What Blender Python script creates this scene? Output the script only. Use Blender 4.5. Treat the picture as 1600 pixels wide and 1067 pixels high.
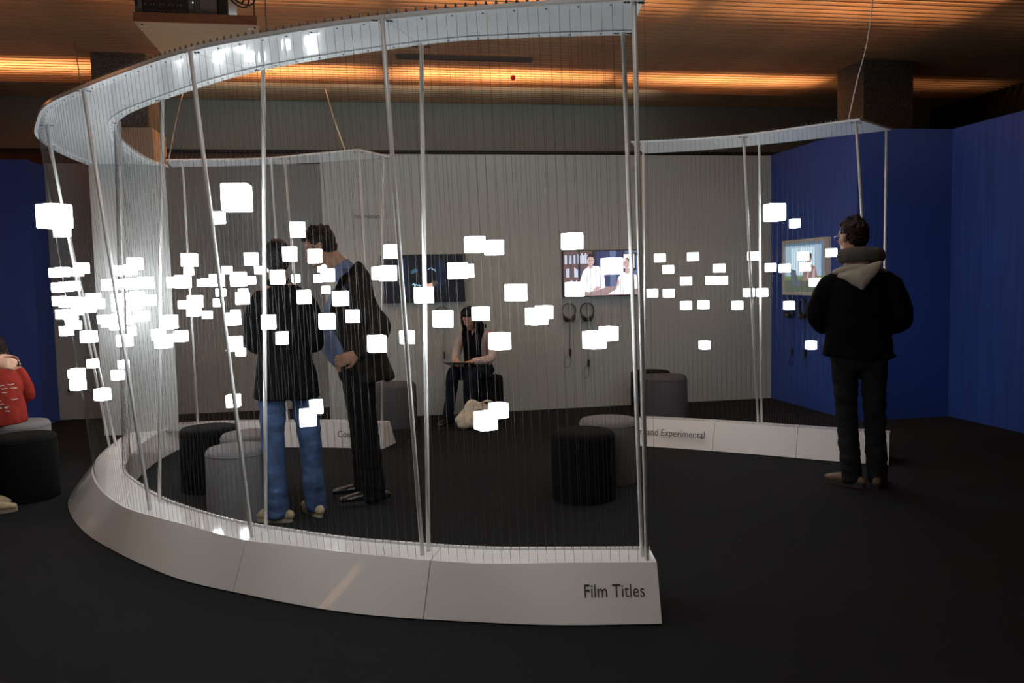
import bpy, bmesh, math, random
from mathutils import Vector, Matrix, Euler, noise

# ------------------------------------------------------------------ clear
for o in list(bpy.data.objects):
    bpy.data.objects.remove(o, do_unlink=True)
sc = bpy.context.scene
COL = sc.collection
V = Vector
random.seed(7)

# ------------------------------------------------------------------ camera
TH, PH, RO_ = math.radians(10.1), math.radians(4.2), math.radians(1.3)
cf = V((math.sin(TH)*math.cos(PH), math.cos(TH)*math.cos(PH), -math.sin(PH)))
cr0 = V((math.cos(TH), -math.sin(TH), 0))
cu0 = cr0.cross(cf)
cr = cr0*math.cos(RO_) - cu0*math.sin(RO_)
cu = cu0*math.cos(RO_) + cr0*math.sin(RO_)
cam_d = bpy.data.cameras.new('camera')
cam_d.sensor_width = 36.0
cam_d.lens = 1290*36/1600
cam_d.clip_end = 100
cam = bpy.data.objects.new('camera', cam_d)
COL.objects.link(cam)
M3 = Matrix((cr, cu, -cf)).transposed()
cam.matrix_world = Matrix.Translation((0, 0, 1.45)) @ M3.to_4x4()
sc.camera = cam

# ------------------------------------------------------------------ world, colour
sc.view_settings.view_transform = 'Standard'
sc.view_settings.look = 'None'
sc.view_settings.exposure = 0.06
sc.view_settings.gamma = 1.0
sc.view_settings.use_curve_mapping = False
w = bpy.data.worlds.new('world'); sc.world = w; w.use_nodes = True
w.node_tree.nodes['Background'].inputs[0].default_value = (0.02, 0.018, 0.015, 1)
w.node_tree.nodes['Background'].inputs[1].default_value = 0.2

# ------------------------------------------------------------------ lights
PLENUM_W = 55.0      # warm strips above the slats, throwing their light along the hall
def area(name, loc, sx, sy, power, color, rot=(0, 0, 0)):
    d = bpy.data.lights.new(name, 'AREA'); d.shape = 'RECTANGLE'
    d.size, d.size_y = sx, sy; d.energy = power; d.color = color
    o = bpy.data.objects.new(name, d); COL.objects.link(o)
    o.location = loc; o.rotation_euler = rot
    return o
BEAMS_X = [-8.7, -5.7, -2.66, 0.32, 3.28, 6.25, 8.9]
for ry, k in ((-2.4, .12), (.75, .12), (3.9, .15), (6.45, .75), (7.2, .25), (10.0, 1.0)):
    for i, (a, b) in enumerate(zip(BEAMS_X[:-1], BEAMS_X[1:])):
        q = (1, 1, 1, 1, .75, .06)[i]
        area('ceiling_strip_light', ((a+b)/2, ry, 4.40), b-a-.45, .22, PLENUM_W*k*q, (1.0, .52, .24), (math.radians(66), 0, 0))
# added soft fills under the slats, then tubes for streaks on the curb
area('fill_light', (-.5, 1.2, 3.93), 2.4, .25, 28, (1.0, .96, .93))  # added neutral fill, no fixture hangs here
area('fill_light', (2.2, 5.4, 3.93), 2.0, .25, 14, (.93, .98, 1.0))
area('fill_light', (.6, 8.2, 3.93), 4.4, .25, 13, (.88, 1.0, 1.0))
area('far_wall_fill', (.6, 10.9, 3.93), 7.0, .12, 7, (.93, 1.0, .93), (math.radians(50), 0, 0))  # added lamp to lift the far wall, no fixture there
area('gallery_tube', (-2.33, -1.55, 3.93), 1.0, .03, 14, (1.0, .9, .8))
area('gallery_tube', (-1.2, -1.65, 3.93), .45, .03, 6, (1.0, .9, .8))

# ------------------------------------------------------------------ materials
MATS = {}
def mat(name, color, rough=.6, metal=0.0, emit=None, es=0.0, bump=0.0, bscale=60.0, var=0.0, vscale=8.0,
        spec=None, coat=0.0, trans=0.0, stretch=None, sheen=0.0):
    m = bpy.data.materials.new(name); m.use_nodes = True
    nt = m.node_tree; b = nt.nodes['Principled BSDF']
    b.inputs['Base Color'].default_value = (*color, 1)
    b.inputs['Roughness'].default_value = rough
    b.inputs['Metallic'].default_value = metal
    if name.startswith('hair'): spec, rough = .2, .7
    if spec is None and (name.startswith('cloth') or name.startswith('felt')): spec = .12
    if spec is not None: b.inputs['Specular IOR Level'].default_value = spec
    if coat: b.inputs['Coat Weight'].default_value = coat; b.inputs['Coat Roughness'].default_value = .03
    if trans: b.inputs['Transmission Weight'].default_value = trans
    if sheen: b.inputs['Sheen Weight'].default_value = sheen
    if emit:
        b.inputs['Emission Color'].default_value = (*emit, 1)
        b.inputs['Emission Strength'].default_value = es
    tc = None
    if bump or var:
        tc = nt.nodes.new('ShaderNodeTexCoord'); mp = nt.nodes.new('ShaderNodeMapping')
        nt.links.new(tc.outputs['Object'], mp.inputs[0])
        if stretch: mp.inputs['Scale'].default_value = stretch
    if var:
        n = nt.nodes.new('ShaderNodeTexNoise'); n.inputs['Scale'].default_value = vscale
        n.inputs['Detail'].default_value = 6
        nt.links.new(mp.outputs[0], n.inputs[0])
        r = nt.nodes.new('ShaderNodeValToRGB')
        c0 = [max(0, c*(1-var)) for c in color]; c1 = [min(1, c*(1+var)) for c in color]
        r.color_ramp.elements[0].color = (*c0, 1); r.color_ramp.elements[0].position = .3
        r.color_ramp.elements[1].color = (*c1, 1); r.color_ramp.elements[1].position = .7
        nt.links.new(n.outputs[0], r.inputs[0]); nt.links.new(r.outputs[0], b.inputs['Base Color'])
    if bump:
        n = nt.nodes.new('ShaderNodeTexNoise'); n.inputs['Scale'].default_value = bscale
        n.inputs['Detail'].default_value = 3
        nt.links.new(mp.outputs[0], n.inputs[0])
        bp = nt.nodes.new('ShaderNodeBump'); bp.inputs['Strength'].default_value = bump
        bp.inputs['Distance'].default_value = .01
        nt.links.new(n.outputs[0], bp.inputs['Height']); nt.links.new(bp.outputs[0], b.inputs['Normal'])
    MATS[name] = m
    return m
def emat(name, color, s=1.0):
    return mat(name, tuple(c*.3 for c in color), .4, emit=color, es=s)

carpet = mat('carpet', (.0095, .0108, .012), .95, bump=.6, bscale=260, var=.35, vscale=190, spec=.15)
acrylic = mat('white_acrylic', (.74, .745, .74), .07, coat=.6, bump=.025, bscale=1.6)
ringmat = mat('ring_acrylic', (.80, .835, .85), .14, coat=.4, bump=.05, bscale=1.6)
stripmat = mat('ring_strip_white', (.76, .79, .81), .25)
rodmat = mat('rod_white', (.72, .72, .70), .3, metal=.15)
cable = mat('steel_cable', (.075, .075, .075), .5, metal=.2)
screwm = mat('dark_screw', (.09, .08, .08), .4, metal=.6)
partit = mat('partition_paint', (.37, .405, .39), .42, var=.03, vscale=1.2, bump=.03, bscale=90)
partit2 = mat('partition_paint_dim', (.335, .36, .365), .6, var=.03, vscale=1.2)
bluem = mat('blue_paint', (.018, .058, .30), .55, var=.08, vscale=1.0, bump=.02, bscale=60)
bluem2 = mat('blue_cloth_wall', (.014, .052, .28), .6, var=.25, vscale=3.0, stretch=(1, 6, .35))
farw = mat('far_wall_paint', (.33, .35, .33), .8, var=.05, vscale=.8)
brownw = mat('brown_panelling', (.10, .05, .03), .7, var=.2, vscale=2.0)
darkw = mat('dark_wall', (.03, .03, .028), .8)
slatm = mat('slat_wood', (.60, .385, .225), .6, var=.2, vscale=3.0, stretch=(.6, 8, 8))
slabm = mat('concrete_slab', (.40, .34, .28), .9)
beamm = mat('plenum_beam', (.10, .10, .10), .9)
terr = mat('terrazzo', (.15, .14, .125), .7, var=.6, vscale=46)
plym = mat('plywood', (.30, .19, .10), .7, var=.08, vscale=4, stretch=(1, 6, 1))
plyed = mat('plywood_edge', (.22, .08, .03), .7, var=.3, vscale=20, stretch=(1, 1, 8))
beige = mat('beige_panel', (.64, .49, .36), .7)
ink = mat('dark_ink', (.03, .03, .035), .6)
cubem = mat('glowing_cube', (.9, .9, .9), .4, emit=(.93, .98, 1.0), es=10.0)
printm = mat('cube_print', (.3, .3, .3), .5, emit=(.22, .23, .26), es=1.0)
felt_b = mat('felt_black', (.0048, .0048, .0052), .95, bump=.3, bscale=200)
felt_g = mat('felt_grey', (.17, .168, .172), .95, bump=.3, bscale=200, var=.06, vscale=30)
felt_d = mat('felt_dark_grey', (.075, .078, .085), .95, bump=.3, bscale=200, var=.06, vscale=30)
blackp = mat('black_plastic', (.012, .012, .013), .35)
greyp = mat('grey_metal_case', (.16, .15, .13), .5)
silver = mat('silver', (.6, .6, .6), .3, metal=.9)
skin = mat('skin', (.42, .22, .14), .55, var=.08, vscale=30)
skin2 = mat('skin_tan', (.34, .175, .105), .55, var=.08, vscale=30)
hair_b = mat('hair_black', (.008, .007, .007), .5, bump=.8, bscale=90, stretch=(1, 1, .25))
hair_d = mat('hair_dark_brown', (.010, .006, .0045), .5, bump=.8, bscale=90, stretch=(1, 1, .25))
hair_r = mat('hair_red_brown', (.016, .007, .005), .5, bump=.8, bscale=90, stretch=(1, 1, .3))
cl_black = mat('cloth_black', (.0035, .0035, .0038), .9, bump=.25, bscale=30)
cl_suit = mat('cloth_suit', (.016, .013, .010), .9, bump=.2, bscale=40)
cl_coat = mat('cloth_coat', (.003, .003, .0033), .95, bump=.2, bscale=30)
cl_shirt = mat('cloth_blue_shirt', (.14, .185, .30), .8, bump=.2, bscale=40)
cl_jeans = mat('cloth_jeans', (.055, .095, .20), .85, var=.45, vscale=9, bump=.3, bscale=120)
cl_djeans = mat('cloth_dark_jeans', (.014, .015, .018), .9, var=.4, vscale=9)
cl_trous = mat('cloth_black_trousers', (.005, .005, .005), .85)
cl_hood = mat('cloth_grey_hood', (.30, .28, .24), .9, bump=.2, bscale=60)
cl_hoodd = mat('cloth_dark_hood', (.085, .085, .082), .9, bump=.2, bscale=60)
cl_pink = mat('cloth_pink', (.46, .39, .37), .85)
cl_cream = mat('cloth_cream', (.55, .52, .43), .9, var=.1, vscale=12, bump=.2, bscale=60)
cl_red = mat('cloth_red', (.26, .026, .017), .8, var=.15, vscale=10)
cl_navy = mat('cloth_navy', (.009, .011, .020), .85)
sh_tan = mat('shoe_tan', (.36, .29, .17), .7, var=.2, vscale=20)
sh_brown = mat('shoe_brown', (.10, .065, .035), .6, var=.3, vscale=20)
sh_black = mat('shoe_black', (.007, .007, .007), .25)
sole_d = mat('sole_dark', (.03, .028, .025), .8)
sole_l = mat('sole_light', (.30, .26, .18), .8)
eyem = mat('eye', (.5, .48, .45), .2)
whitef = mat('white_frame', (.55, .54, .50), .35)

# ------------------------------------------------------------------ helpers
def link(name, me, m, parent=None, loc=None, smooth=False):
    o = bpy.data.objects.new(name, me); COL.objects.link(o)
    if m is not None and not me.materials: me.materials.append(m)
    if smooth:
        for p in me.polygons: p.use_smooth = True
    if loc is not None: o.location = loc
    if parent is not None: o.parent = parent
    return o
def obj(name, bm, m, parent=None, loc=None, smooth=False, world=False):
    """world=True: mesh is in world coordinates, parent may only be translated/rotated"""
    me = bpy.data.meshes.new(name)
    bmesh.ops.recalc_face_normals(bm, faces=bm.faces[:])
    bm.to_mesh(me); bm.free()
    o = link(name, me, m, parent, loc, smooth)
    if world and parent is not None:
        me.transform(parent_matrix(parent).inverted())
    return o
def parent_matrix(p):
    mm = Matrix.Translation(p.location) @ p.rotation_euler.to_matrix().to_4x4()
    if p.parent is not None: mm = parent_matrix(p.parent) @ mm
    return mm
def empty(name, loc=(0, 0, 0), rz=0.0):
    o = bpy.data.objects.new(name, None); COL.objects.link(o)
    o.empty_display_size = .1; o.location = loc; o.rotation_euler = (0, 0, rz)
    return o
def tag(o, label=None, cat=None, group=None, kind=None):
    if label: o['label'] = label
    if cat: o['category'] = cat
    if group: o['group'] = group
    if kind: o['kind'] = kind
    return o
def box(bm, x0, x1, y0, y1, z0, z1, mx=None):
    vs = [V((x, y, z)) for x in (x0, x1) for y in (y0, y1) for z in (z0, z1)]
    if mx is not None: vs = [mx @ v for v in vs]
    v = [bm.verts.new(p) for p in vs]
    for f in ((0, 1, 3, 2), (4, 6, 7, 5), (0, 4, 5, 1), (2, 3, 7, 6), (0, 2, 6, 4), (1, 5, 7, 3)):
        bm.faces.new([v[i] for i in f])
def bevel(bm, w, seg=2):
    bmesh.ops.bevel(bm, geom=bm.edges[:], offset=w, segments=seg, profile=.5, affect='EDGES')
def newbm(): return bmesh.new()
def catmull(P, sub=6):
    P = [V(p) if hasattr(p, '__len__') else p for p in P]
    if len(P) < 3: sub = max(1, sub)
    Q = [P[0]*2-P[1]] + P + [P[-1]*2-P[-2]]
    out = []
    for i in range(1, len(Q)-2):
        a, b, c, d = Q[i-1], Q[i], Q[i+1], Q[i+2]
        for k in range(sub):
            t = k/sub
            out.append((b*2 + (c-a)*t + (a*2-b*5+c*4-d)*t*t + (b*3-a-c*3+d)*t**3)*.5)
    out.append(P[-1])
    return out
def resample(L, n):
    s = [0.0]
    for a, b in zip(L[:-1], L[1:]): s.append(s[-1]+(b-a).length)
    out = []; j = 0
    for i in range(n):
        t = s[-1]*i/(n-1)
        while j < len(s)-2 and s[j+1] < t: j += 1
        d = s[j+1]-s[j]
        out.append(L[j].lerp(L[j+1], 0 if d < 1e-9 else (t-s[j])/d))
    return out
def length(L): return sum((b-a).length for a, b in zip(L[:-1], L[1:]))
def tube(bm, pts, rad, ref=(0, 1, 0), n=16, sub=4, cap=1.0, open_=False):
    pts = [V(p) for p in pts]; ref = V(ref).normalized()
    rr = [V((r, r)) if not hasattr(r, '__len__') else V(r) for r in rad]
    if len(pts) > 2 and sub > 1: P = catmull(pts, sub); R = catmull(rr, sub)
    else: P, R = pts, rr
    rings = []
    def ring(c, T, a, b):
        S = T.cross(ref)
        if S.length < 1e-4: S = T.cross(V((1, .01, 0)))
        S.normalize(); B = S.cross(T).normalized()
        return [c + S*(a*math.cos(2*math.pi*k/n)) + B*(b*math.sin(2*math.pi*k/n)) for k in range(n)]
    N = len(P)
    T = [((P[min(i+1, N-1)]-P[max(i-1, 0)]).normalized()) for i in range(N)]
    def capr(i, sgn):
        res = []
        a, b = abs(R[i][0]), abs(R[i][1]); m = min(a, b)*cap
        for ph in (.35, .7, .93):
            an = ph*math.pi/2
            res.append(ring(P[i]+T[i]*sgn*m*math.sin(an), T[i], a*math.cos(an), b*math.cos(an)))
        return res, P[i]+T[i]*sgn*m
    if cap > 0:
        c0, e0 = capr(0, -1); c1, e1 = capr(N-1, 1)
    else:
        c0, e0, c1, e1 = [], P[0], [], P[-1]
    for r in reversed(c0): rings.append(r)
    for i in range(N): rings.append(ring(P[i], T[i], abs(R[i][0]), abs(R[i][1])))
    rings += c1
    vv = [[bm.verts.new(p) for p in r] for r in rings]
    for a, b in zip(vv[:-1], vv[1:]):
        for k in range(n):
            bm.faces.new((a[k], a[(k+1) % n], b[(k+1) % n], b[k]))
    if not open_:
        p0 = bm.verts.new(e0); p1 = bm.verts.new(e1)
        for k in range(n):
            bm.faces.new((vv[0][(k+1) % n], vv[0][k], p0))
            bm.faces.new((vv[-1][k], vv[-1][(k+1) % n], p1))
def ellip(bm, c, r, mx=None, u=16, v=10):
    m = Matrix.Translation(c) @ Matrix.Diagonal((r[0], r[1], r[2], 1))
    if mx is not None: m = mx @ m
    bmesh.ops.create_uvsphere(bm, u_segments=u, v_segments=v, radius=1, matrix=m)
def lathe(bm, prof, n=32, c=(0, 0, 0)):
    rings = []
    for r, z in prof:
        rings.append([bm.verts.new((c[0]+r*math.cos(2*math.pi*k/n), c[1]+r*math.sin(2*math.pi*k/n), c[2]+z)) for k in range(n)])
    for a, b in zip(rings[:-1], rings[1:]):
        for k in range(n): bm.faces.new((a[k], a[(k+1) % n], b[(k+1) % n], b[k]))
    bm.faces.new(rings[0][::-1]); bm.faces.new(rings[-1])
def remesh(bm, voxel, smooth=3, amp=0.0, freq=10.0, zs=1.0):
    me = bpy.data.meshes.new('tmp'); bmesh.ops.recalc_face_normals(bm, faces=bm.faces[:])
    bm.to_mesh(me); bm.free()
    o = bpy.data.objects.new('tmp', me); COL.objects.link(o)
    r = o.modifiers.new('r', 'REMESH'); r.mode = 'VOXEL'; r.voxel_size = voxel; r.use_smooth_shade = True
    s = o.modifiers.new('s', 'SMOOTH'); s.iterations = smooth; s.factor = .5
    dg = bpy.context.evaluated_depsgraph_get()
    me2 = bpy.data.meshes.new_from_object(o.evaluated_get(dg))
    bpy.data.objects.remove(o, do_unlink=True); bpy.data.meshes.remove(me)
    if amp:
        no = [v.normal.copy() for v in me2.vertices]
        for v, n in zip(me2.vertices, no):
            q = V((v.co.x*freq, v.co.y*freq, v.co.z*freq*zs))
            d = noise.noise(q) + .5*noise.noise(q*2.3)
            v.co += n*amp*d
    for p in me2.polygons: p.use_smooth = True
    return me2
def rmobj(name, bm, m, parent, voxel, smooth=3, amp=0, freq=10, zs=1.0):
    me = remesh(bm, voxel, smooth, amp, freq, zs); me.name = name
    return link(name, me, m, parent)
def text(body, size, m, parent, mx, name='lettering', extrude=.0006, spacing=1.0, width=None, offset=0.0):
    cu_ = bpy.data.curves.new('t', 'FONT'); cu_.body = body; cu_.size = size; cu_.extrude = extrude
    cu_.space_character = spacing; cu_.resolution_u = 3; cu_.offset = offset
    o = bpy.data.objects.new('t', cu_); COL.objects.link(o)
    dg = bpy.context.evaluated_depsgraph_get(); dg.update()
    me = bpy.data.meshes.new_from_object(o.evaluated_get(dg))
    bpy.data.objects.remove(o, do_unlink=True)
    if width:
        xs = [v.co.x for v in me.vertices]; k = width/(max(xs)-min(xs)); x0 = min(xs)
        for v in me.vertices: v.co.x = (v.co.x-x0)*k
    me.transform(mx); me.materials.clear()
    if parent is not None: me.transform(parent_matrix(parent).inverted())
    return link(name, me, m, parent)

# ================================================================== SETTING
def sbox(name, m, x0, x1, y0, y1, z0, z1, parent=None, kind='structure', label=None):
    bm = newbm(); box(bm, x0, x1, y0, y1, z0, z1)
    o = obj(name, bm, m, parent)
    if parent is None: tag(o, label, None, None, kind)
    return o
sbox('floor', carpet, -9, 9.1, -5, 12.1, -.1, 0, label='dark charcoal carpeted gallery floor')
wf = sbox('wall_far', farw, -9, 9.1, 12, 12.15, 0, 4.5, label='grey far wall of the hall above the partitions')
sbox('panelling', brownw, -9, 9.0, 11.93, 11.999, 0, 3.27, wf)
sbox('shadow_gap', darkw, -9, 9.0, 11.95, 11.999, 3.29, 3.33, wf)  # dark strip standing for the shadow gap above the panelling
sbox('wall_right', darkw, 9.0, 9.1, -5, 12, 0, 4.5, label='dark side wall of the hall on the right')
sbox('wall_left', farw, -9.1, -9, -5, 12, 0, 4.5, label='side wall of the hall on the left')
sbox('wall_front', farw, -9, 9, -5.1, -5, 0, 4.5, label='wall behind the photographer')
wb = sbox('wall_back', partit, -.40, 4.70, 9.0, 9.1, 0, 2.825, label='light grey partition wall with the two large screens')
text('Interviews', .078, ink, wb, Matrix.Translation((-.065, 8.9985, 2.145)) @ Matrix.Rotation(math.pi/2, 4, 'X'), width=.265)
sbox('wall_back_left', partit2, -2.19, -.40, 9.99, 10.09, 0, 2.86, label='darker grey set back wall left of the screens')
sbox('wall_back_left', partit2, -3.42, -2.86, 9.99, 10.09, 0, 2.86, label='narrow grey wall beside the blue wall on the left')
sbox('wall_blue_left', bluem, -8.9, -3.42, 9.5, 10.09, 0, 2.83, label='blue partition wall at the far left')
sbox('wall_blue_right', bluem, 4.70, 4.80, 7.40, 9.1, 0, 2.83, label='blue partition wall carrying the framed screen')
sbox('wall_blue_right', bluem, 4.70, 5.75, 7.30, 7.40, 0, 2.83, label='short blue wall facing the camera behind the hooded man')
sbox('wall_blue_right', bluem2, 5.72, 5.82, 6.28, 7.30, 0, 2.83, label='blue wall at the right edge with faint vertical folds')
c = sbox('column', terr, 6.0, 6.66, 9.2, 9.76, 0, 4.0, label='speckled granite column above the blue wall on the right')
c = sbox('column', terr, -2.8, -2.25, 9.72, 10.28, 0, 4.0, label='speckled granite column behind the curved ring on the left')
cs = newbm()
box(cs, -2.86, -2.20, 9.66, 9.7, 0, 3.20); box(cs, -2.24, -2.20, 9.7, 10.3, 0, 3.20); box(cs, -2.86, -2.82, 9.7, 10.3, 0, 3.20)
tag(obj('column_casing', cs, beige), 'beige boxed casing around the left granite column', None, None, 'structure')

ceil = sbox('ceiling', slabm, -9, 9.1, -5, 12.1, 4.5, 4.6, label='dark hall ceiling with warm lit wooden slats')
bm = newbm(); box(bm, -9, 9, -.013, .013, 0, .066)
slat_me = bpy.data.meshes.new('slat'); bm.to_mesh(slat_me); bm.free(); slat_me.materials.append(slatm)
y = -4.9
while y < 11.95:
    o = bpy.data.objects.new('slat', slat_me); COL.objects.link(o); o.parent = ceil
    o.location = (0, y, 4.0); y += .113
for x in BEAMS_X[:-1]:
    sbox('beam', beamm, x-.13, x+.13, -5, 12, 4.10, 4.5, ceil)
for y in (-3.9, -.7, 2.4, 5.6, 8.82, 11.08):
    sbox('baffle', beamm, -9, 9, y, y+.04, 4.08, 4.5, ceil)
# grey track standing for a slat gap, and red indicator
bm = newbm(); box(bm, .45, 2.0, 9.46, 9.54, 3.955, 3.995)
tag(obj('slat_gap_bar', bm, greyp), 'thin grey track for a slat gap under the ceiling slats above the screens', 'bar')
bm = newbm(); lathe(bm, [(.0, 0), (.025, 0), (.03, .03), (.03, .05)], 12, (1.93, 10.33, 3.95))
tag(obj('detector', bm, mat('red_indicator', (.3, .01, .01), .4, emit=(.25, .01, .01), es=.4)), 'tiny dark red dot under the ceiling slats', 'detector')

# ================================================================== CURVED EXHIBITS
def bezlist(L, n): return resample(catmull([V((a, b, 0)) for a, b in L], 8), n)
RI = [(1.17,3.49),(.67,3.59),(.29,3.73),(-.44,4.23),(-1.06,4.94),(-1.43,5.5),(-1.6,6.1),(-1.67,6.7),(-1.68,7.25),(-1.62,7.64)]
BI = [(1.23,3.48),(.81,3.58),(.51,3.66),(.22,3.79),(-.12,3.97),(-.38,4.16),(-.65,4.37),(-.92,4.66),(-1.2,5.03),(-1.43,5.45),(-1.62,5.85),(-1.72,6.3),(-1.76,6.8),(-1.76,7.25),(-1.70,7.68)]
RO = [(1.08,3.05),(.6,3.2),(.12,3.39),(-.27,3.61),(-.71,3.92),(-1.08,4.31),(-1.44,4.74),(-1.74,5.15),(-1.96,5.64),(-2.13,6.1),(-2.21,6.56),(-2.24,7.0),(-2.23,7.56)]
BO = [(1.2,3.31),(.77,3.41),(.48,3.47),(.17,3.61),(-.18,3.81),(-.36,3.93),(-.62,4.09),(-.92,4.4),(-1.27,4.76),(-1.46,5.03),(-1.66,5.42),(-1.84,5.89),(-1.94,6.3),(-2.0,6.8),(-2.03,7.6)]
OB = [(1.18,3.2),(.74,3.29),(.36,3.42),(.01,3.56),(-.27,3.72),(-.61,3.97),(-.92,4.22),(-1.18,4.51),(-1.44,4.85),(-1.67,5.19),(-1.89,5.62),(-2.05,6.04),(-2.15,6.5),(-2.2,7.0),(-2.2,7.6)]
HB, HR = .23, 2.5
def sweep(name, m, parent, curves, zs, npan, gap=.0035, nsub=10, label=None):
    """curves: closed profile given as plan polylines (same count) with heights; split into panels"""
    n = npan*nsub+1
    cs = [bezlist(c, n) for c in curves]
    for p in range(npan):
        bm = newbm(); rows = []
        idx = list(range(p*nsub, (p+1)*nsub+1))
        for q, i in enumerate(idx):
            row = []
            for c, z in zip(cs, zs):
                v = c[i].copy()
                if q == 0 and p > 0: v += (c[i+1]-c[i]).normalized()*gap/2
                if q == len(idx)-1 and p < npan-1: v += (c[i-1]-c[i]).normalized()*gap/2
                row.append(bm.verts.new((v.x, v.y, z)))
            rows.append(row)
        k = len(cs)
        for a, b in zip(rows[:-1], rows[1:]):
            for j in range(k): bm.faces.new((a[j], a[(j+1) % k], b[(j+1) % k], b[j]))
        bm.faces.new(rows[0][::-1]); bm.faces.new(rows[-1])
        o = obj(name, bm, m, parent, world=True)
        # smooth along the curve, keep profile corners crisp
        for f in o.data.polygons: f.use_smooth = True
        e = o.modifiers.new('edge', 'EDGE_SPLIT'); e.split_angle = math.radians(28)
def offs(A, B, t):      # polyline between two plan curves
    n = 60; a, b = bezlist(A, n), bezlist(B, n)
    return [tuple(a[i].lerp(b[i], t)[:2]) for i in range(n)]
strmesh = None
def rod_mesh(r, n, name):
    bm = newbm()
    a = [bm.verts.new((r*math.cos(2*math.pi*k/n), r*math.sin(2*math.pi*k/n), 0)) for k in range(n)]
    b = [bm.verts.new((r*math.cos(2*math.pi*k/n), r*math.sin(2*math.pi*k/n), 1)) for k in range(n)]
    for k in range(n): bm.faces.new((a[k], a[(k+1) % n], b[(k+1) % n], b[k]))
    bm.faces.new(a[::-1]); bm.faces.new(b)
    me = bpy.data.meshes.new(name); bm.to_mesh(me); bm.free()
    for p in me.polygons: p.use_smooth = True
    return me
str_me = rod_mesh(.00065, 5, 'string'); str_me.materials.append(cable)
rod_me = rod_mesh(.0098, 12, 'rod'); rod_me.materials.append(rodmat)
def between(name, me, a, b, parent):
    a, b = V(a), V(b)
    o = bpy.data.objects.new(name, me); COL.objects.link(o); o.parent = parent
    o.rotation_mode = 'QUATERNION'
    o.rotation_quaternion = (b-a).to_track_quat('Z', 'Y')
    o.location = a - parent.location; o.scale = (1, 1, (b-a).length)
    return o
def strings(parent, top, bot, n, ztop=HR, zbot=HB):
    T, B = bezlist(top, n), bezlist(bot, n)
    for a, b in zip(T, B):
        between('string', str_me, (b.x, b.y, zbot), (a.x, a.y, ztop), parent)
def anchors(parent, path, n, z, name='string_anchors', r=.006, h=.02):
    bm = newbm()
    for p in bezlist(path, n):
        lathe(bm, [(r, 0), (r, h*.5), (r*.5, h)], 6, (p.x, p.y, z))
    o = obj(name, bm, screwm, parent, world=True); o['kind'] = 'stuff'
def rods(parent, L):
    for (a, b) in L:
        between('rod', rod_me, (b[0], b[1], HB-.01), (a[0], a[1], HR+.005), parent)
    bm = newbm()
    for (a, b) in L:
        for s in (-.035, -.022, .022, .035):
            lathe(bm, [(.006, -.004), (.006, 0)], 6, (a[0]+s, a[1], HR-.006))
    o = obj('rod_screws', bm, screwm, parent, world=True); o['kind'] = 'stuff'

# --- the big one in front
ft = empty('string_exhibit', (-.4, 4.0, 0))
tag(ft, 'big C-shaped white exhibit in front lettered Film Titles, string curtain between ring and curb', 'exhibit')
sweep('base_panel', acrylic, ft, [OB, BO, BI, offs(BI, BO, -.02)], [.006, HB, HB, .006], 6)
sweep('ring_panel', ringmat, ft, [RO, RO, RI, RI], [HR, HR+.014, HR+.014, HR], 6)
sweep('ring_edge_strip', stripmat, ft, [RO, RO, offs(RO, RI, .13), offs(RO, RI, .13)], [HR-.006, HR-.001, HR-.001, HR-.006], 6)
sweep('ring_edge_strip', stripmat, ft, [offs(RI, RO, .13), offs(RI, RO, .13), RI, RI], [HR-.006, HR-.001, HR-.001, HR-.006], 6)
# lip along the inner edge of the curb top
sweep('curb_lip', stripmat, ft, [offs(BI, BO, .04), offs(BI, BO, .04), offs(BI, BO, -.03), offs(BI, BO, -.03)], [HB-.002, HB+.012, HB+.012, HB-.002], 7)
# pillar
pl = [(-2.225, 7.50), (-2.05, 7.47), (-1.85, 7.47), (-1.63, 7.56)]
pb = [(-2.215, 7.58), (-2.04, 7.555), (-1.85, 7.555), (-1.66, 7.635)]
bm = newbm(); a = bezlist(pl, 12); b = bezlist(pb, 12)
rows = []
for p, q in zip(a, b):
    rows.append([bm.verts.new((p.x, p.y, HB-.02)), bm.verts.new((p.x, p.y, HR)), bm.verts.new((q.x, q.y, HR)), bm.verts.new((q.x, q.y, HB-.02))])
for r1, r2 in zip(rows[:-1], rows[1:]):
    for j in range(4): bm.faces.new((r1[j], r1[(j+1) % 4], r2[(j+1) % 4], r2[j]))
bm.faces.new(rows[0][::-1]); bm.faces.new(rows[-1])
o = obj('pillar_panel', bm, mat('pillar_white', (.47, .48, .475), .5), ft, world=True)
strings(ft, offs(RO, RI, .04), offs(BO, BI, .06), 152)
strings(ft, offs(RI, RO, .04), offs(BI, BO, .06), 148)
anchors(ft, offs(RO, RI, .04), 152, HR+.014)
anchors(ft, offs(BI, BO, .0), 148, HB+.012, 'curb_anchors', .003, .006)
anchors(ft, offs(RO, RI, .075), 50, HR-.009, 'ring_screws', .005, .003)
anchors(ft, offs(RI, RO, .075), 44, HR-.009, 'ring_screws', .005, .003)
rods(ft, [((-.44,4.23),(-.53,4.27)), ((.29,3.75),(.25,3.70)), ((1.13,3.47),(1.165,3.40)), ((-1.06,4.94),(-1.2,4.97)), ((-1.47,5.62),(-1.70,6.25)),
          ((-.72,3.94),(-.58,4.13)), ((.11,3.40),(.22,3.655)), ((1.05,3.085),(1.17,3.35)), ((-1.41,4.74),(-1.21,4.80)),
          ((-1.93,5.72),(-2.0,6.85)), ((-2.19,6.52),(-1.95,6.85))])
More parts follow.
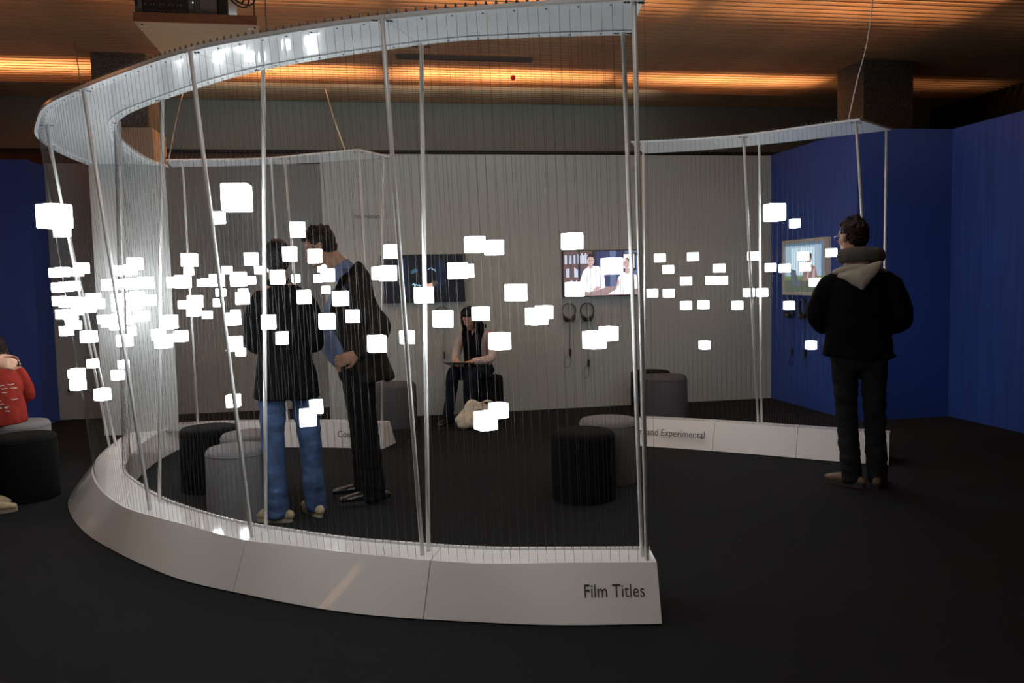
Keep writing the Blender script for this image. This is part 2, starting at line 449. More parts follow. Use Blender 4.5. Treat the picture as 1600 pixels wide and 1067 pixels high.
# lettering on the sloped outer face near its right end
def face_frame(p0, p1, zb, slope):
    x = (V((p1[0], p1[1], 0))-V((p0[0], p0[1], 0))).normalized()
    nh = V((x.y, -x.x, 0))
    up = (V((0, 0, HB)) - nh*slope).normalized()
    n = x.cross(up).normalized()
    mx = Matrix((x, up, n)).transposed().to_4x4()
    return mx, n
mx, n = face_frame((.74, 3.29), (1.18, 3.2), 0, .115)
n0 = V((.880, 3.322, .098)) + n*.012
text('Film Titles', .078, ink, ft, Matrix.Translation(n0) @ mx, width=.255)

# --- Commercials arc behind, joined to the pillar
cm = empty('string_exhibit', (-.7, 7.4, 0))
tag(cm, 'low white arc with strings at the back left, lettering partly behind the standing man', 'exhibit')
cNB = [(-1.73,7.735),(-1.3,7.715),(-.77,7.585),(-.3,7.43),(.12,7.235)]
def shift(L, d):
    out = []
    for i, p in enumerate(L):
        a, b = L[max(i-1, 0)], L[min(i+1, len(L)-1)]
        t = V((b[0]-a[0], b[1]-a[1])).normalized(); nrm = V((-t.y, t.x))
        out.append((p[0]+nrm.x*d, p[1]+nrm.y*d))
    return out
cNT, cFT, cFB = shift(cNB, .03), shift(cNB, .16), shift(cNB, .29)
sweep('base_panel', acrylic, cm, [cNB, cNT, cFT, cFB], [.006, HB, HB, .006], 2)
cRN = [(-1.56,7.28),(-.84,7.19),(-.4,6.95),(.0,6.69)]
cRF = [(-1.60,7.68),(-.88,7.53),(-.3,7.33),(.25,7.05)]
sweep('ring_panel', ringmat, cm, [cRN, cRN, cRF, cRF], [HR, HR+.014, HR+.014, HR], 2)
strings(cm, offs(cRN, cRF, .05), offs(cNT, cFT, .1), 44)
strings(cm, offs(cRF, cRN, .05), offs(cFT, cNT, .1), 44)
anchors(cm, offs(cRN, cRF, .05), 44, HR+.014)
rods(cm, [((.2,7.07),(.12,7.30)), ((.0,6.74),(.07,7.28)), ((-.6,7.1),(-.55,7.55)), ((-.74,7.43),(-.72,7.66)), ((-1.5,7.62),(-1.52,7.80))])
mx, n = face_frame((-.3, 7.43), (.12, 7.235), 0, .03)
text('Commercials', .085, ink, cm, Matrix.Translation(V((-.27, 7.418, .10))+n*.004) @ mx, width=.40)

# --- right arc
ar = empty('string_exhibit', (3.1, 6.3, 0))
tag(ar, 'white arc exhibit at the right lettered Art and Experimental in front of the hooded man', 'exhibit')
aNB = [(2.28,6.72),(3.06,6.13),(3.57,5.70),(3.86,5.50)]
aNB = [(2.26,6.76),(2.68,6.46),(3.08,6.14),(3.5,5.78),(3.83,5.52)]
aNT, aFT, aFB = shift(aNB, .10), shift(aNB, .235), shift(aNB, .35)
sweep('base_panel', acrylic, ar, [aNB, aNT, aFT, aFB], [.006, HB, HB, .006], 3)
aRN = [(2.09,6.25),(2.5,6.12),(2.89,5.88),(3.41,5.27)]
aRF = [(2.38,6.79),(2.8,6.6),(3.18,6.32),(3.90,5.62)]
sweep('ring_panel', ringmat, ar, [aRN, aRN, aRF, aRF], [HR, HR+.014, HR+.014, HR], 3)
strings(ar, offs(aRN, aRF, .05), offs(aNT, aFT, .1), 50)
strings(ar, offs(aRF, aRN, .05), offs(aFT, aNT, .1), 50)
anchors(ar, offs(aRN, aRF, .05), 50, HR+.014)
rods(ar, [((2.36,6.74),(2.39,6.87)), ((2.13,6.26),(2.34,6.80)), ((2.87,5.93),(3.16,6.27)), ((3.18,6.29),(3.22,6.33)), ((3.42,5.33),(3.84,5.70)), ((3.86,5.63),(3.92,5.72))])
mx, n = face_frame((2.26, 6.76), (3.08, 6.14), 0, .10)
text('Art and Experimental', .085, ink, ar, Matrix.Translation(V((2.262, 6.80, .10))+n*.004) @ mx, width=.62)

# suspension wires up to the ceiling
def wire(pts, r, name, label, m=cable):
    bm = newbm(); tube(bm, pts, [r]*len(pts), n=6, sub=5, cap=0)
    return tag(obj(name, bm, m, smooth=True), label, 'wire')
lw = mat('light_wire', (.45, .42, .38), .5)
wire([(-2.2,7.52,2.505), (-2.5,8.4,3.2), (-2.84,9.36,4.0)], .005, 'suspension_wire', 'thin pale wire rising behind the ring at its upper left', lw)
wire([(-.10,6.85,2.505), (-.25,8.8,3.2), (-.40,11.0,4.0)], .006, 'suspension_wire', 'thin pale wire above the low arc at the back, seen through the ring', lw)
wire([(3.40,5.40,2.505), (3.60,5.60,2.85), (3.76,5.7,3.25), (3.86,5.74,4.0)], .005, 'suspension_wire', 'long pale wire from the right arc up to the ceiling', lw)
wire([(-1.62,7.6,2.505), (-1.8,9.0,3.2), (-2.05,10.9,4.0)], .005, 'suspension_wire', 'short pale wire seen through the ring beside the left column', lw)

# ================================================================== GLOWING CUBES
CUBES = [
(0.871,3.394,1.61,0.067,27,'glowing white cube touching the top left corner of the screen with two people','t'),
(1.035,3.367,1.502,0.068,28,'glowing white cube between the man and the woman on the screen',''),
(0.881,3.404,1.408,0.06,27,'glowing white cube over the bottom left corner of the screen with two people',''),
(1.022,3.385,1.217,0.06,27,'glowing white cube to the right of the pair below the hanging headphones',''),
(0.963,3.399,1.191,0.074,27,'glowing white cube to the left of the pair below the hanging headphones','t'),
(0.754,3.438,1.313,0.057,26,'glowing white cube just left of the hanging headphones, right one of its pair',''),
(0.722,3.446,1.297,0.071,25,'glowing white cube left of the hanging headphones, left one of its pair','t'),
(0.638,3.461,1.4,0.071,25,'single glowing white cube midway between the two wall screens',''),
(0.569,3.49,1.193,0.071,24,"single glowing white cube right of the seated woman's shoulder",'t'),
(0.551,3.473,1.592,0.062,23,'glowing white cube beyond the top right corner of the dark screen',''),
(0.472,3.496,1.607,0.068,20,'glowing white cube at the top right corner of the dark screen, left of its pair',''),
(0.399,3.529,1.498,0.068,17,'glowing white cube over the right edge of the dark screen, larger of its pair',''),
(0.431,3.517,1.497,0.057,19,'glowing white cube over the right edge of the dark screen, half hidden behind its twin',''),
(0.491,3.506,1.313,0.058,22,'glowing white cube beside the head of the seated woman',''),
(0.334,3.569,1.293,0.072,14,"glowing white cube just left of the seated woman's head, below the dark screen",''),
(0.257,3.6,1.397,0.069,13,'glowing white cube on the rod in front of the lower edge of the dark screen','t'),
(0.182,3.649,1.213,0.056,11,'glowing white cube on the leaning rod behind the man in the suit jacket',''),
(0.051,3.722,1.184,0.074,10,"glowing white cube over the suit jacket near the man's elbow",''),
(0.127,3.656,1.589,0.061,11,'glowing white cube at the top left corner of the dark screen beside the leaning rod',''),
(0.07,3.693,1.496,0.056,10,'glowing white cube at the left edge of the dark screen, left of two joined ones',''),
(0.108,3.672,1.495,0.067,10,'glowing white cube at the left edge of the dark screen, right of two joined ones',''),
(0.504,3.528,0.846,0.078,21,'glowing white cube in front of the cream bag, lower one of its pair',''),
(0.559,3.509,0.891,0.064,25,'glowing white cube right of the cream bag, upper one of its pair',''),
(-0.052,3.774,1.308,0.057,8,'glowing white cube over the chest of the man in the suit jacket',''),
(-0.168,3.845,1.285,0.07,7,'glowing white cube between the two standing men at elbow height',''),
(-0.103,3.8,1.389,0.066,8,'glowing white cube over the lapel of the man in the suit jacket',''),
(-0.27,3.906,1.398,0.062,5,'glowing white cube over the right shoulder of the man in black with his back turned',''),
(-0.39,3.985,1.492,0.066,4,'glowing white cube just below the head of the man in black with his back turned',''),
(-0.327,3.935,1.596,0.065,4,'glowing white cube over the right side of the head of the man in blue jeans',''),
(-0.445,4.035,1.282,0.066,4,'glowing white cube over the middle back of the man in blue jeans, beside the rod',''),
(-0.383,3.995,1.207,0.057,4,'glowing white cube low on the back of the man in blue jeans',''),
(-0.211,3.857,1.582,0.061,6,'glowing white cube in front of the face of the man in the suit jacket',''),
(-0.285,3.9,1.704,0.067,4,'glowing white cube with fine print floating above the heads of the two men','t'),
(-0.156,3.827,1.494,0.058,7,'glowing white cube just under the chin of the man in the suit jacket',''),
(-0.379,7.28,1.508,0.066,14,"small glowing white cube left of the suited man's collar",''),
(-0.342,7.25,1.594,0.066,14,'small glowing white cube under the mouth of the man in the suit jacket',''),
(-0.318,7.266,1.408,0.066,14,"small glowing white cube below the cluster under the suited man's chin",''),
(-0.391,7.239,1.833,0.065,13,'small glowing white cube beside the forehead of the man in the suit jacket',''),
(-0.437,7.349,1.211,0.067,15,'small glowing white cube peeping out by the right elbow of the man in black',''),
(-0.277,3.942,0.834,0.075,4,'glowing white cube over the knee of the blue jeans, lower one of its pair',''),
(-0.235,3.91,0.888,0.06,5,'glowing white cube between the legs of the two men, upper one of its pair',''),
(-0.515,4.072,1.58,0.06,1,"glowing white cube left of the white rod beside the black haired man's head",''),
(-0.884,7.469,1.592,0.067,24,'small glowing white cube behind the white rod left of the black haired man',''),
(-0.961,7.498,1.506,0.067,26,'small glowing white cube above the left shoulder of the man in black',''),
(-0.572,7.367,1.513,0.066,16,'small glowing white cube above the right shoulder of the man in black',''),
(-0.778,7.436,1.601,0.055,20,'small glowing white cube half hidden by the neck of the man in black',''),
(-0.858,4.406,1.592,0.065,81,'upper large glowing white cube just right of the white pillar',''),
(-1.482,7.553,1.595,0.066,31,'small glowing white cube under the upper large one right of the pillar',''),
(-0.963,4.526,1.482,0.056,81,'glowing white cube crossing the right edge of the white pillar, left of two joined',''),
(-0.906,4.462,1.484,0.065,81,'glowing white cube crossing the right edge of the white pillar, right of two joined',''),
(-1.38,7.55,1.493,0.061,34,'small glowing white cube left of the leaning rod, left of two joined',''),
(-1.342,7.546,1.498,0.067,34,'small glowing white cube left of the leaning rod, right of two joined',''),
(-0.704,4.246,1.485,0.06,84,'glowing white cube on the leaning rod right of the pillar',''),
(-1.224,7.545,1.406,0.067,34,'small glowing white cube behind the leaning rod, higher of two',''),
(-1.251,7.556,1.317,0.067,35,'small glowing white cube behind the leaning rod, lower of two',''),
(-1.158,7.52,1.599,0.067,32,'small glowing white cube right of the leaning rod above the larger ones',''),
(-0.586,4.135,1.488,0.067,88,'glowing white cube left of the man in black at shoulder height',''),
(-1.098,7.522,1.509,0.067,31,"small glowing white cube peeping from behind the one by the man's left shoulder",''),
(-0.571,4.127,1.396,0.058,89,'glowing white cube touching the left upper arm of the man in black',''),
(-1.034,7.523,1.401,0.067,30,"small glowing white cube peeping over the one at the man's left upper arm",''),
(-0.624,4.178,1.297,0.059,86,'glowing white cube left of the elbow of the man in black',''),
(-1.111,7.553,1.218,0.067,33,"small glowing white cube peeping over the one left of the man's elbow",''),
(-0.628,4.187,1.175,0.069,87,'glowing white cube at the leaning rod below the left elbow of the man in black',''),
(-1.087,7.586,0.877,0.068,33,'small glowing white cube below the left elbow of the man in black',''),
(-1.546,7.57,1.308,0.067,32,'small glowing white cube just right of the pillar edge at mid height',''),
(-0.838,4.392,1.382,0.061,82,'glowing white cube right of the pillar, upper of two stacked ones',''),
(-0.849,4.406,1.337,0.058,81,'glowing white cube right of the pillar, lower of two stacked ones',''),
(-1.35,7.573,1.213,0.067,35,'small glowing white cube below and right of the two stacked ones by the pillar',''),
(-1.012,4.59,1.275,0.071,80,'glowing white cube at the right part of the pillar, topmost of its group of three',''),
(-0.939,4.509,1.203,0.056,81,'glowing white cube crossing the right edge of the pillar at elbow height',''),
(-1.055,4.641,1.172,0.072,80,'glowing white cube at the right part of the pillar, lowest of its group',''),
(-1.087,4.678,1.205,0.058,80,'glowing white cube at the right part of the pillar, half hidden behind another',''),
(-0.649,4.218,0.892,0.06,86,'glowing white cube hanging low above the grey round stools',''),
(-0.677,4.206,1.786,0.056,85,'glowing white cube left of and below the biggest square one',''),
(-0.573,4.105,1.87,0.124,88,'biggest glowing square cube hanging high right of the pillar','b'),
(-1.932,5.769,1.928,0.152,57,'big glowing box with printed lines at the far left rods','b'),
(-1.904,5.807,1.837,0.075,57,'glowing white cube right under the big box at the far left rods',''),
(-1.942,5.758,1.569,0.058,58,'glowing cube, leftmost, top row of the crowd at the left rods','g'),
(-1.913,5.798,1.573,0.062,57,'glowing cube, second from left, top row of the crowd at the left rods','g'),
(-1.824,5.888,1.597,0.068,56,'glowing white cube right of the two left rods, upper one of its row',''),
(-1.841,5.852,1.572,0.055,57,'glowing cube, third from left, top row of the crowd at the left rods','g'),
(-1.942,5.786,1.474,0.058,57,'glowing cube, leftmost, second row of the crowd at the left rods','g'),
(-1.9,5.801,1.477,0.062,57,'glowing cube, second from left, second row of the crowd at the left rods','g'),
(-1.87,5.841,1.481,0.063,57,'glowing cube, third from left, second row of the crowd at the left rods','g'),
(-1.939,5.785,1.387,0.062,57,'glowing cube, leftmost, third row of the crowd at the left rods','g'),
(-1.901,5.799,1.378,0.067,57,'glowing cube, second from left, third row of the crowd at the left rods','g'),
(-1.871,5.838,1.38,0.063,57,'glowing cube, third from left, third row of the crowd at the left rods','g'),
(-1.834,5.88,1.374,0.063,56,'glowing cube, fourth from left, third row of the crowd at the left rods','g'),
(-1.714,5.722,1.399,0.066,60,'glowing cube, fifth from left, third row of the crowd at the left rods','g'),
(-1.639,5.538,1.368,0.064,62,'glowing white cube at the left edge of the white pillar, mid height',''),
(-1.801,5.919,1.33,0.055,56,'glowing cube, fourth from left, fourth row of the crowd at the left rods','g'),
(-1.925,5.788,1.3,0.062,57,'glowing cube, leftmost, fourth row of the crowd at the left rods','g'),
(-1.884,5.803,1.298,0.067,57,'glowing cube, second from left, fourth row of the crowd at the left rods','g'),
(-1.853,5.843,1.317,0.055,57,'glowing cube, third from left, fourth row of the crowd at the left rods','g'),
(-1.879,5.804,1.256,0.058,57,'glowing cube, leftmost, bottom row of the crowd at the left rods','g'),
(-1.91,5.792,1.191,0.062,57,'glowing white cube at the lower left corner of the left crowd, beside the blue wall',''),
(-1.868,5.836,1.225,0.055,57,'glowing cube, second from left, bottom row of the crowd at the left rods','g'),
(-1.805,5.884,1.144,0.077,56,'single glowing white cube below the left crowd, right of the two rods',''),
(-1.799,5.911,0.961,0.056,56,'small glowing white cube behind the right one of the two left rods',''),
(-1.889,5.822,0.906,0.055,57,'glowing white cube low beside the two left rods, behind its twin',''),
(-1.877,5.856,0.906,0.064,56,'glowing white cube low beside the two left rods, upper of two stacked',''),
(-1.88,5.853,0.83,0.072,56,'glowing white cube low beside the two left rods, lower of two stacked',''),
(-1.698,5.735,0.773,0.075,60,'lowest glowing white cube at the left edge of the white pillar',''),
(-1.905,7.008,0.857,0.066,38,'small glowing white cube low in front of the pillar, upper of two',''),
(-1.9,6.819,0.79,0.075,42,'small glowing white cube low in front of the pillar, lower of two',''),
(-1.93,7.055,1.606,0.071,37,'glowing cube, leftmost, top row of the crowd before the pillar','p'),
(-1.924,7.244,1.599,0.079,37,'glowing cube, second from left, top row of the crowd before the pillar','p'),
(-1.263,4.884,1.56,0.055,77,'glowing cube, third from left, top row of the crowd before the pillar','p'),
(-1.226,4.836,1.59,0.063,77,'topmost glowing white cube in front of the white pillar',''),
(-1.458,5.17,1.48,0.064,70,'leftmost glowing white cube of the upper row on the pillar',''),
(-1.926,7.07,1.494,0.077,37,'glowing cube, leftmost, second row of the crowd before the pillar','p'),
(-1.92,7.245,1.489,0.079,37,'glowing cube, second from left, second row of the crowd before the pillar','p'),
(-1.265,4.889,1.483,0.055,77,'glowing cube, third from left, second row of the crowd before the pillar','p'),
(-1.155,4.75,1.484,0.062,78,'rightmost glowing white cube of the upper row on the pillar',''),
(-1.924,7.004,1.383,0.066,38,'glowing cube, leftmost, third row of the crowd before the pillar','p'),
(-1.919,7.166,1.385,0.073,37,'glowing cube, second from left, third row of the crowd before the pillar','p'),
(-1.228,4.843,1.408,0.06,77,'glowing cube, third from left, third row of the crowd before the pillar','p'),
(-1.135,4.729,1.39,0.055,79,'glowing white cube at the right edge of the pillar crowd, higher of two',''),
(-1.251,4.873,1.369,0.057,77,'glowing cube, third from left, fourth row of the crowd before the pillar','p'),
(-1.914,7.261,1.31,0.079,38,'glowing cube, second from left, fourth row of the crowd before the pillar','p'),
(-1.921,7.017,1.317,0.076,38,'glowing cube, leftmost, fourth row of the crowd before the pillar','p'),
(-1.918,7.081,1.258,0.062,37,'glowing cube, third from left, fifth row of the crowd before the pillar','p'),
(-1.198,4.809,1.303,0.056,78,'glowing white cube at the right edge of the pillar crowd, lower of two',''),
(-1.911,7.245,1.2,0.063,38,'glowing cube, fifth from left, fifth row of the crowd before the pillar','p'),
(-1.889,6.496,1.236,0.061,46,'glowing cube, leftmost, fifth row of the crowd before the pillar','p'),
(-1.489,5.238,1.265,0.068,68,'glowing white cube at the lower left of the pillar crowd',''),
(-1.918,6.936,1.223,0.07,39,'glowing cube, second from left, fifth row of the crowd before the pillar','p'),
(-1.915,6.862,1.166,0.055,41,'glowing cube, leftmost, bottom row of the crowd before the pillar','p'),
(-1.908,7.253,1.109,0.079,38,'glowing cube, second from left, bottom row of the crowd before the pillar','p'),
(-1.35,5.018,1.16,0.066,73,'glowing white cube at the foot of the pillar crowd',''),
(-1.915,7.161,1.255,0.068,37,'glowing cube, fourth from left, fifth row of the crowd before the pillar','p'),
(2.437,6.576,1.612,0.069,12,'glowing white cube in the right arc, highest one near its left end',''),
(2.502,6.559,1.515,0.069,12,'glowing white cube in the right arc, just below the highest left one',''),
(2.678,6.452,1.614,0.068,12,'glowing white cube in the right arc, top row, standing alone',''),
(2.637,6.505,1.416,0.069,11,'glowing white cube in the right arc, left of the touching pair',''),
(2.815,6.408,1.417,0.068,9,'glowing white cube in the right arc, left of the touching pair members',''),
(2.89,6.365,1.415,0.068,8,'glowing white cube in the right arc, right of the touching pair members',''),
(2.394,6.65,1.32,0.07,10,'leftmost glowing white cube of the right arc, beside the front rod',''),
(2.516,6.585,1.317,0.07,11,'second glowing white cube from the front rod in the row at mouth height',''),
(2.868,6.364,1.515,0.068,9,'glowing white cube in the right arc right above the touching pair',''),
(2.646,6.532,1.213,0.069,11,'glowing white cube in the lower row of the right arc, leftmost',''),
(2.77,6.463,1.217,0.069,10,'glowing white cube in the lower row of the right arc, middle',''),
(3.004,6.323,1.209,0.068,5,'glowing white cube in the lower row of the right arc, left of its rods',''),
(2.795,6.5,0.878,0.07,9,'lowest glowing white cube above the grey stools of the right arc',''),
(3.087,6.207,1.605,0.067,2,"glowing white cube behind the right arc's middle rods, top one",''),
(3.074,6.26,1.312,0.067,3,"glowing white cube at the right arc's middle rods, left of two",''),
(3.158,6.196,1.311,0.067,1,"glowing white cube at the right arc's middle rods, right of two",''),
(3.197,6.132,1.509,0.066,88,'glowing white cube over the corner where grey wall meets blue wall, left of two',''),
(3.279,6.06,1.501,0.066,86,'glowing white cube left of the framed screen, right of two',''),
(3.313,5.965,1.845,0.065,83,'glowing white cube above the framed screen',''),
(3.194,6.064,1.938,0.131,87,'large printed glowing cube above the corner of grey and blue wall','t'),
(3.324,6.071,1.206,0.066,87,'glowing white cube over the left headphones on the blue wall',''),
(3.47,5.996,0.89,0.066,87,'lowest glowing white cube against the blue wall',''),
(3.376,5.95,1.591,0.065,84,'glowing white cube over the framed screen, upper one',''),
(3.392,5.95,1.506,0.065,84,'glowing white cube over the framed screen, lower one',''),
(3.453,5.914,1.386,0.065,84,'glowing white cube at the elbow side of the hooded man, over the framed screen',''),
(3.521,5.796,1.608,0.063,83,"glowing white cube touching the hooded man's cheek",''),
]
bm = newbm(); box(bm, -.5, .5, -.5, .5, -.5, .5); bevel(bm, .05, 2)
cube_me = bpy.data.meshes.new('glowing_cube'); bm.to_mesh(cube_me); bm.free(); cube_me.materials.append(cubem)
bm = newbm(); rr = random.Random(3)
for face in range(2):
    for row in range(9):
        z = .36-row*.05; x = -.42
        while x < (-.1 if face == 0 else .2):
            L = rr.uniform(.03, .09)
            if rr.random() < .75:
                if face == 0: box(bm, x, x+L, -.506, -.5, z, z+.022)
                else: box(bm, -.506, -.5, -x-L, -x, z, z+.022)
            x += L+.02
print_me = bpy.data.meshes.new('printed_lines'); bm.to_mesh(print_me); bm.free(); print_me.materials.append(printm)
for (x, y, z, s, yaw, lab, opt) in CUBES:
    o = bpy.data.objects.new('glowing_cube', cube_me); COL.objects.link(o)
    o.location = (x, y, z); o.scale = (s, s, s); o.rotation_euler = (0, 0, math.radians(yaw))
    grp = 'glowing cubes hung between the strings'
    if opt == 'g': grp = 'cubes crowded around the two left rods'
    if opt == 'p': grp = 'cubes crowded before the white pillar'
    tag(o, lab, 'light cube', grp)
    if opt in ('t', 'b'):
        p = bpy.data.objects.new('printed_lines', print_me); COL.objects.link(p); p.parent = o; p['kind'] = 'stuff'

# ================================================================== STOOLS
def stool_mesh(m, r=.215, h=.45, seed=0):
    bm = newbm()
    prof = [(0.001, 0), (r*.99, 0), (r*1.0, .012), (r*1.0, .2), (r*.985, h-.05), (r*.965, h-.018), (r*.90, h-.003), (r*.6, h+.004), (.001, h+.005)]
    lathe(bm, prof, 48)
    me = bpy.data.meshes.new('upholstery'); bmesh.ops.recalc_face_normals(bm, faces=bm.faces[:]); bm.to_mesh(me); bm.free(); me.materials.append(m)
    for p in me.polygons: p.use_smooth = True
    bm = newbm(); tube(bm, [(r*.975*math.cos(a), r*.975*math.sin(a), h-.034) for a in [i*math.pi/16 for i in range(33)]], [.0045]*33, (0, 0, 1), 5, 1, 0)
    sm = bpy.data.meshes.new('seam'); bm.to_mesh(sm); bm.free(); sm.materials.append(m)
    for p in sm.polygons: p.use_smooth = True
    return me, sm
SM = {k: stool_mesh(m) for k, m in (('b', felt_b), ('g', felt_g), ('d', felt_d))}
STOOLS = [(1.40, 5.26, 'b', 1.0, 'black round felt stool alone on the carpet right of centre'),
          (1.70, 5.66, 'g', 1.0, 'light grey round stool behind the black one at the front rods'),
          (-1.13, 6.20, 'b', .98, 'black round felt stool right of the white pillar'),
          (-.80, 5.86, 'g', .95, 'light grey round stool between the black stool and the front grey stool'),
          (-.81, 5.36, 'g', .94, 'grey round stool nearest the curb, beside the leaning rod'),
          (.28, 8.38, 'd', 1.0, 'dark grey round stool by the wall behind the man in the suit jacket'),
          (2.98, 7.95, 'd', 1.08, 'dark grey round stool behind the right arc'),
          (3.02, 8.47, 'b', 1.0, 'black round stool by the wall, peeping over the dark grey one'),
          (-2.40, 6.27, 'b', 1.03, 'black round felt stool at the left edge of the picture'),
          (-2.66, 6.92, 'g', 1.0, 'grey round stool at the left edge under the child in red'),
          (1.22, 8.66, 'b', 1.0, 'black round stool on which the woman with headphones sits')]
for x, y, k, s, lab in STOOLS:
    t = empty('round_stool', (x, y, 0)); t.scale = (s, s, 1 if s < 1.05 else 1.02)
    tag(t, lab, 'stool', 'round felt stools')
    for nm, me in zip(('upholstery', 'seam'), SM[k]):
        o = bpy.data.objects.new(nm, me); COL.objects.link(o); o.parent = t

# ================================================================== SCREENS
def picture(parent, origin, ux, W, H, items, nrm):
    """flat picture: items = (material, [(u,v)..]) drawn on top of each other"""
    bm = newbm(); mats = []
    nrm = V(nrm)
    for i, (m, poly) in enumerate(items):
        if m not in mats: mats.append(m)
        vs = [bm.verts.new(V(origin)+V(ux)*(u*W)+V((0, 0, v*H))+nrm*(.0006*(i+1))) for u, v in poly]
        f = bm.faces.new(vs); f.material_index = mats.index(m)
    me = bpy.data.meshes.new('picture'); bm.to_mesh(me); bm.free()
    for m in mats: me.materials.append(m)
    me.transform(parent_matrix(parent).inverted())
    o = bpy.data.objects.new('picture', me); COL.objects.link(o); o.parent = parent
    return o
def R4(a, b, c, d): return [(a, b), (c, b), (c, d), (a, d)]
def EL(cx, cy, rx, ry, n=18): return [(cx+rx*math.cos(2*math.pi*k/n), cy+ry*math.sin(2*math.pi*k/n)) for k in range(n)]
# dark screen
t1 = empty('wall_screen', (.645, 8.96, 1.245)); tag(t1, 'dark wall screen with blue scribbles above the seated woman', 'screen')
bm = newbm(); box(bm, .19, 1.10, 8.955, 8.999, 1.24, 1.755); bevel(bm, .004, 1); obj('bezel', bm, blackp, t1, world=True)
e_n = emat('scr_black', (.003, .004, .007)); e_b = emat('scr_blue', (.006, .012, .03)); e_s = emat('scr_cyan', (.28, .5, .62)); e_sk = emat('scr_skin', (.7, .42, .36))
e_bd = emat('scr_blue2', (.03, .09, .14)); e_y = emat('scr_brown', (.06, .05, .03))
def scrib(u0, v0, w_, seed):
    rs_ = random.Random(seed); out = []; u, v = u0, v0
    while u < u0+w_:
        a = (u+rs_.uniform(.008, .02), v0+rs_.uniform(-.045, .05))
        d = V((a[0]-u, a[1]-v)); n_ = V((-d.y, d.x)).normalized()*.006
        out.append((e_s, [(u-n_.x, v-n_.y), (a[0]-n_.x, a[1]-n_.y), (a[0]+n_.x, a[1]+n_.y), (u+n_.x, v+n_.y)]))
        u, v = a
    return out
it = [(e_n, R4(0, 0, 1, 1)), (e_b, R4(.24, .1, .30, .95)), (e_b, R4(.66, .35, .75, .9)), (e_bd, [(.34, .66), (.40, .72), (.44, .68), (.40, .62), (.35, .60)]),
      (e_y, EL(.63, .38, .04, .07)), (e_b, EL(.68, .33, .05, .05)),
      (e_sk, [(.48, .46), (.52, .44), (.55, .38), (.60, .41), (.62, .26), (.55, .24), (.53, .33), (.50, .38)])]
it += scrib(.36, .36, .10, 2) + scrib(.55, .68, .09, 5)
picture(t1, (.2, 8.9545, 1.247), (1, 0, 0), .89, .50, it, (0, -1, 0))
# interview screen
t2 = empty('wall_screen', (2.645, 8.96, 1.26)); tag(t2, 'bright wall screen showing a man and a woman in white at a table', 'screen')
bm = newbm(); box(bm, 2.185, 3.105, 8.955, 8.999, 1.255, 1.77); bevel(bm, .004, 1); obj('bezel', bm, blackp, t2, world=True)
K = 1.05
i_bg = emat('pic_indigo', (.045, .05, .13), K); i_wood = emat('pic_wood', (.13, .075, .07), K); i_dk = emat('pic_dark', (.015, .016, .035), K)
i_bk = emat('pic_books', (.55, .58, .72), K); i_bk2 = emat('pic_books_dark', (.09, .08, .12), K); i_win = emat('pic_window', (.12, .17, .31), K)
i_wh = emat('pic_white', (1.0, 1.0, 1.1), K); i_sk = emat('pic_skin', (.55, .38, .38), K); i_hr = emat('pic_hair', (.035, .022, .025), K)
i_tb = emat('pic_table', (.34, .24, .24), K); i_hb = emat('pic_brown_hair', (.10, .055, .055), K); i_sh = emat('pic_shade', (.60, .62, .78), K); i_gl = emat('pic_glare', (.9, .92, 1.0), K)
it = [(i_bg, R4(0, 0, 1, 1)), (i_wood, R4(0, .28, .37, 1))]
rs_ = random.Random(4)
for row, v0 in enumerate((.72, .42, .12)):
    u = .015
    while u < .36:
        wd = rs_.uniform(.012, .028)
        it.append((i_bk if rs_.random() < .62 else i_bk2, R4(u, v0, u+wd*.9, v0+rs_.uniform(.17, .24)))); u += wd
it += [(i_dk, R4(.18, .3, .20, 1)), (i_dk, R4(.36, .2, .41, 1)), (i_win, R4(.58, .2, .66, 1)), (i_win, R4(.78, .35, 1, 1)), (i_dk, R4(.74, .55, 1, .95)), (i_gl, R4(.76, .6, .90, .92)), (i_win, R4(.92, .45, 1, .9)),
       (i_tb, R4(0, 0, 1, .20)), (i_gl, [(.55, .02), (.72, .20), (.86, .20), (.90, .02)]),
       (i_wh, [(.17, .14), (.20, .36), (.24, .56), (.30, .65), (.37, .67), (.44, .65), (.49, .58), (.51, .38), (.52, .18), (.42, .12), (.30, .08)]),
       (i_sk, R4(.31, .62, .36, .72)), (i_sk, [(.31, .68), (.33, .58), (.355, .66)]), (i_sk, EL(.335, .78, .045, .11)), (i_hr, [(.29, .80), (.29, .88), (.31, .93), (.35, .94), (.38, .90), (.38, .80), (.365, .86), (.31, .87)]),
       (i_hr, R4(.312, .79, .328, .80)), (i_hr, R4(.344, .79, .36, .80)), (i_sh, [(.25, .16), (.27, .30), (.29, .52), (.28, .30)]), (i_sh, [(.44, .2), (.45, .5), (.46, .2)]), (i_sk, [(.36, .14), (.42, .22), (.46, .18), (.42, .10), (.37, .09)]),
       (i_wh, [(.66, .12), (.68, .38), (.72, .48), (.78, .52), (.86, .50), (.92, .44), (.95, .14)]), (i_sk, [(.66, .22), (.68, .40), (.70, .30), (.69, .2)]), (i_sk, R4(.775, .48, .825, .60)), (i_sk, EL(.795, .70, .04, .10)),
       (i_hb, [(.77, .80), (.80, .84), (.84, .80), (.87, .66), (.87, .58), (.84, .62), (.83, .72), (.80, .80)]), (i_hr, R4(.775, .71, .788, .72)), (i_sh, R4(.86, .2, .868, .38))]
picture(t2, (2.195, 8.9545, 1.265), (1, 0, 0), .90, .495, it, (0, -1, 0))
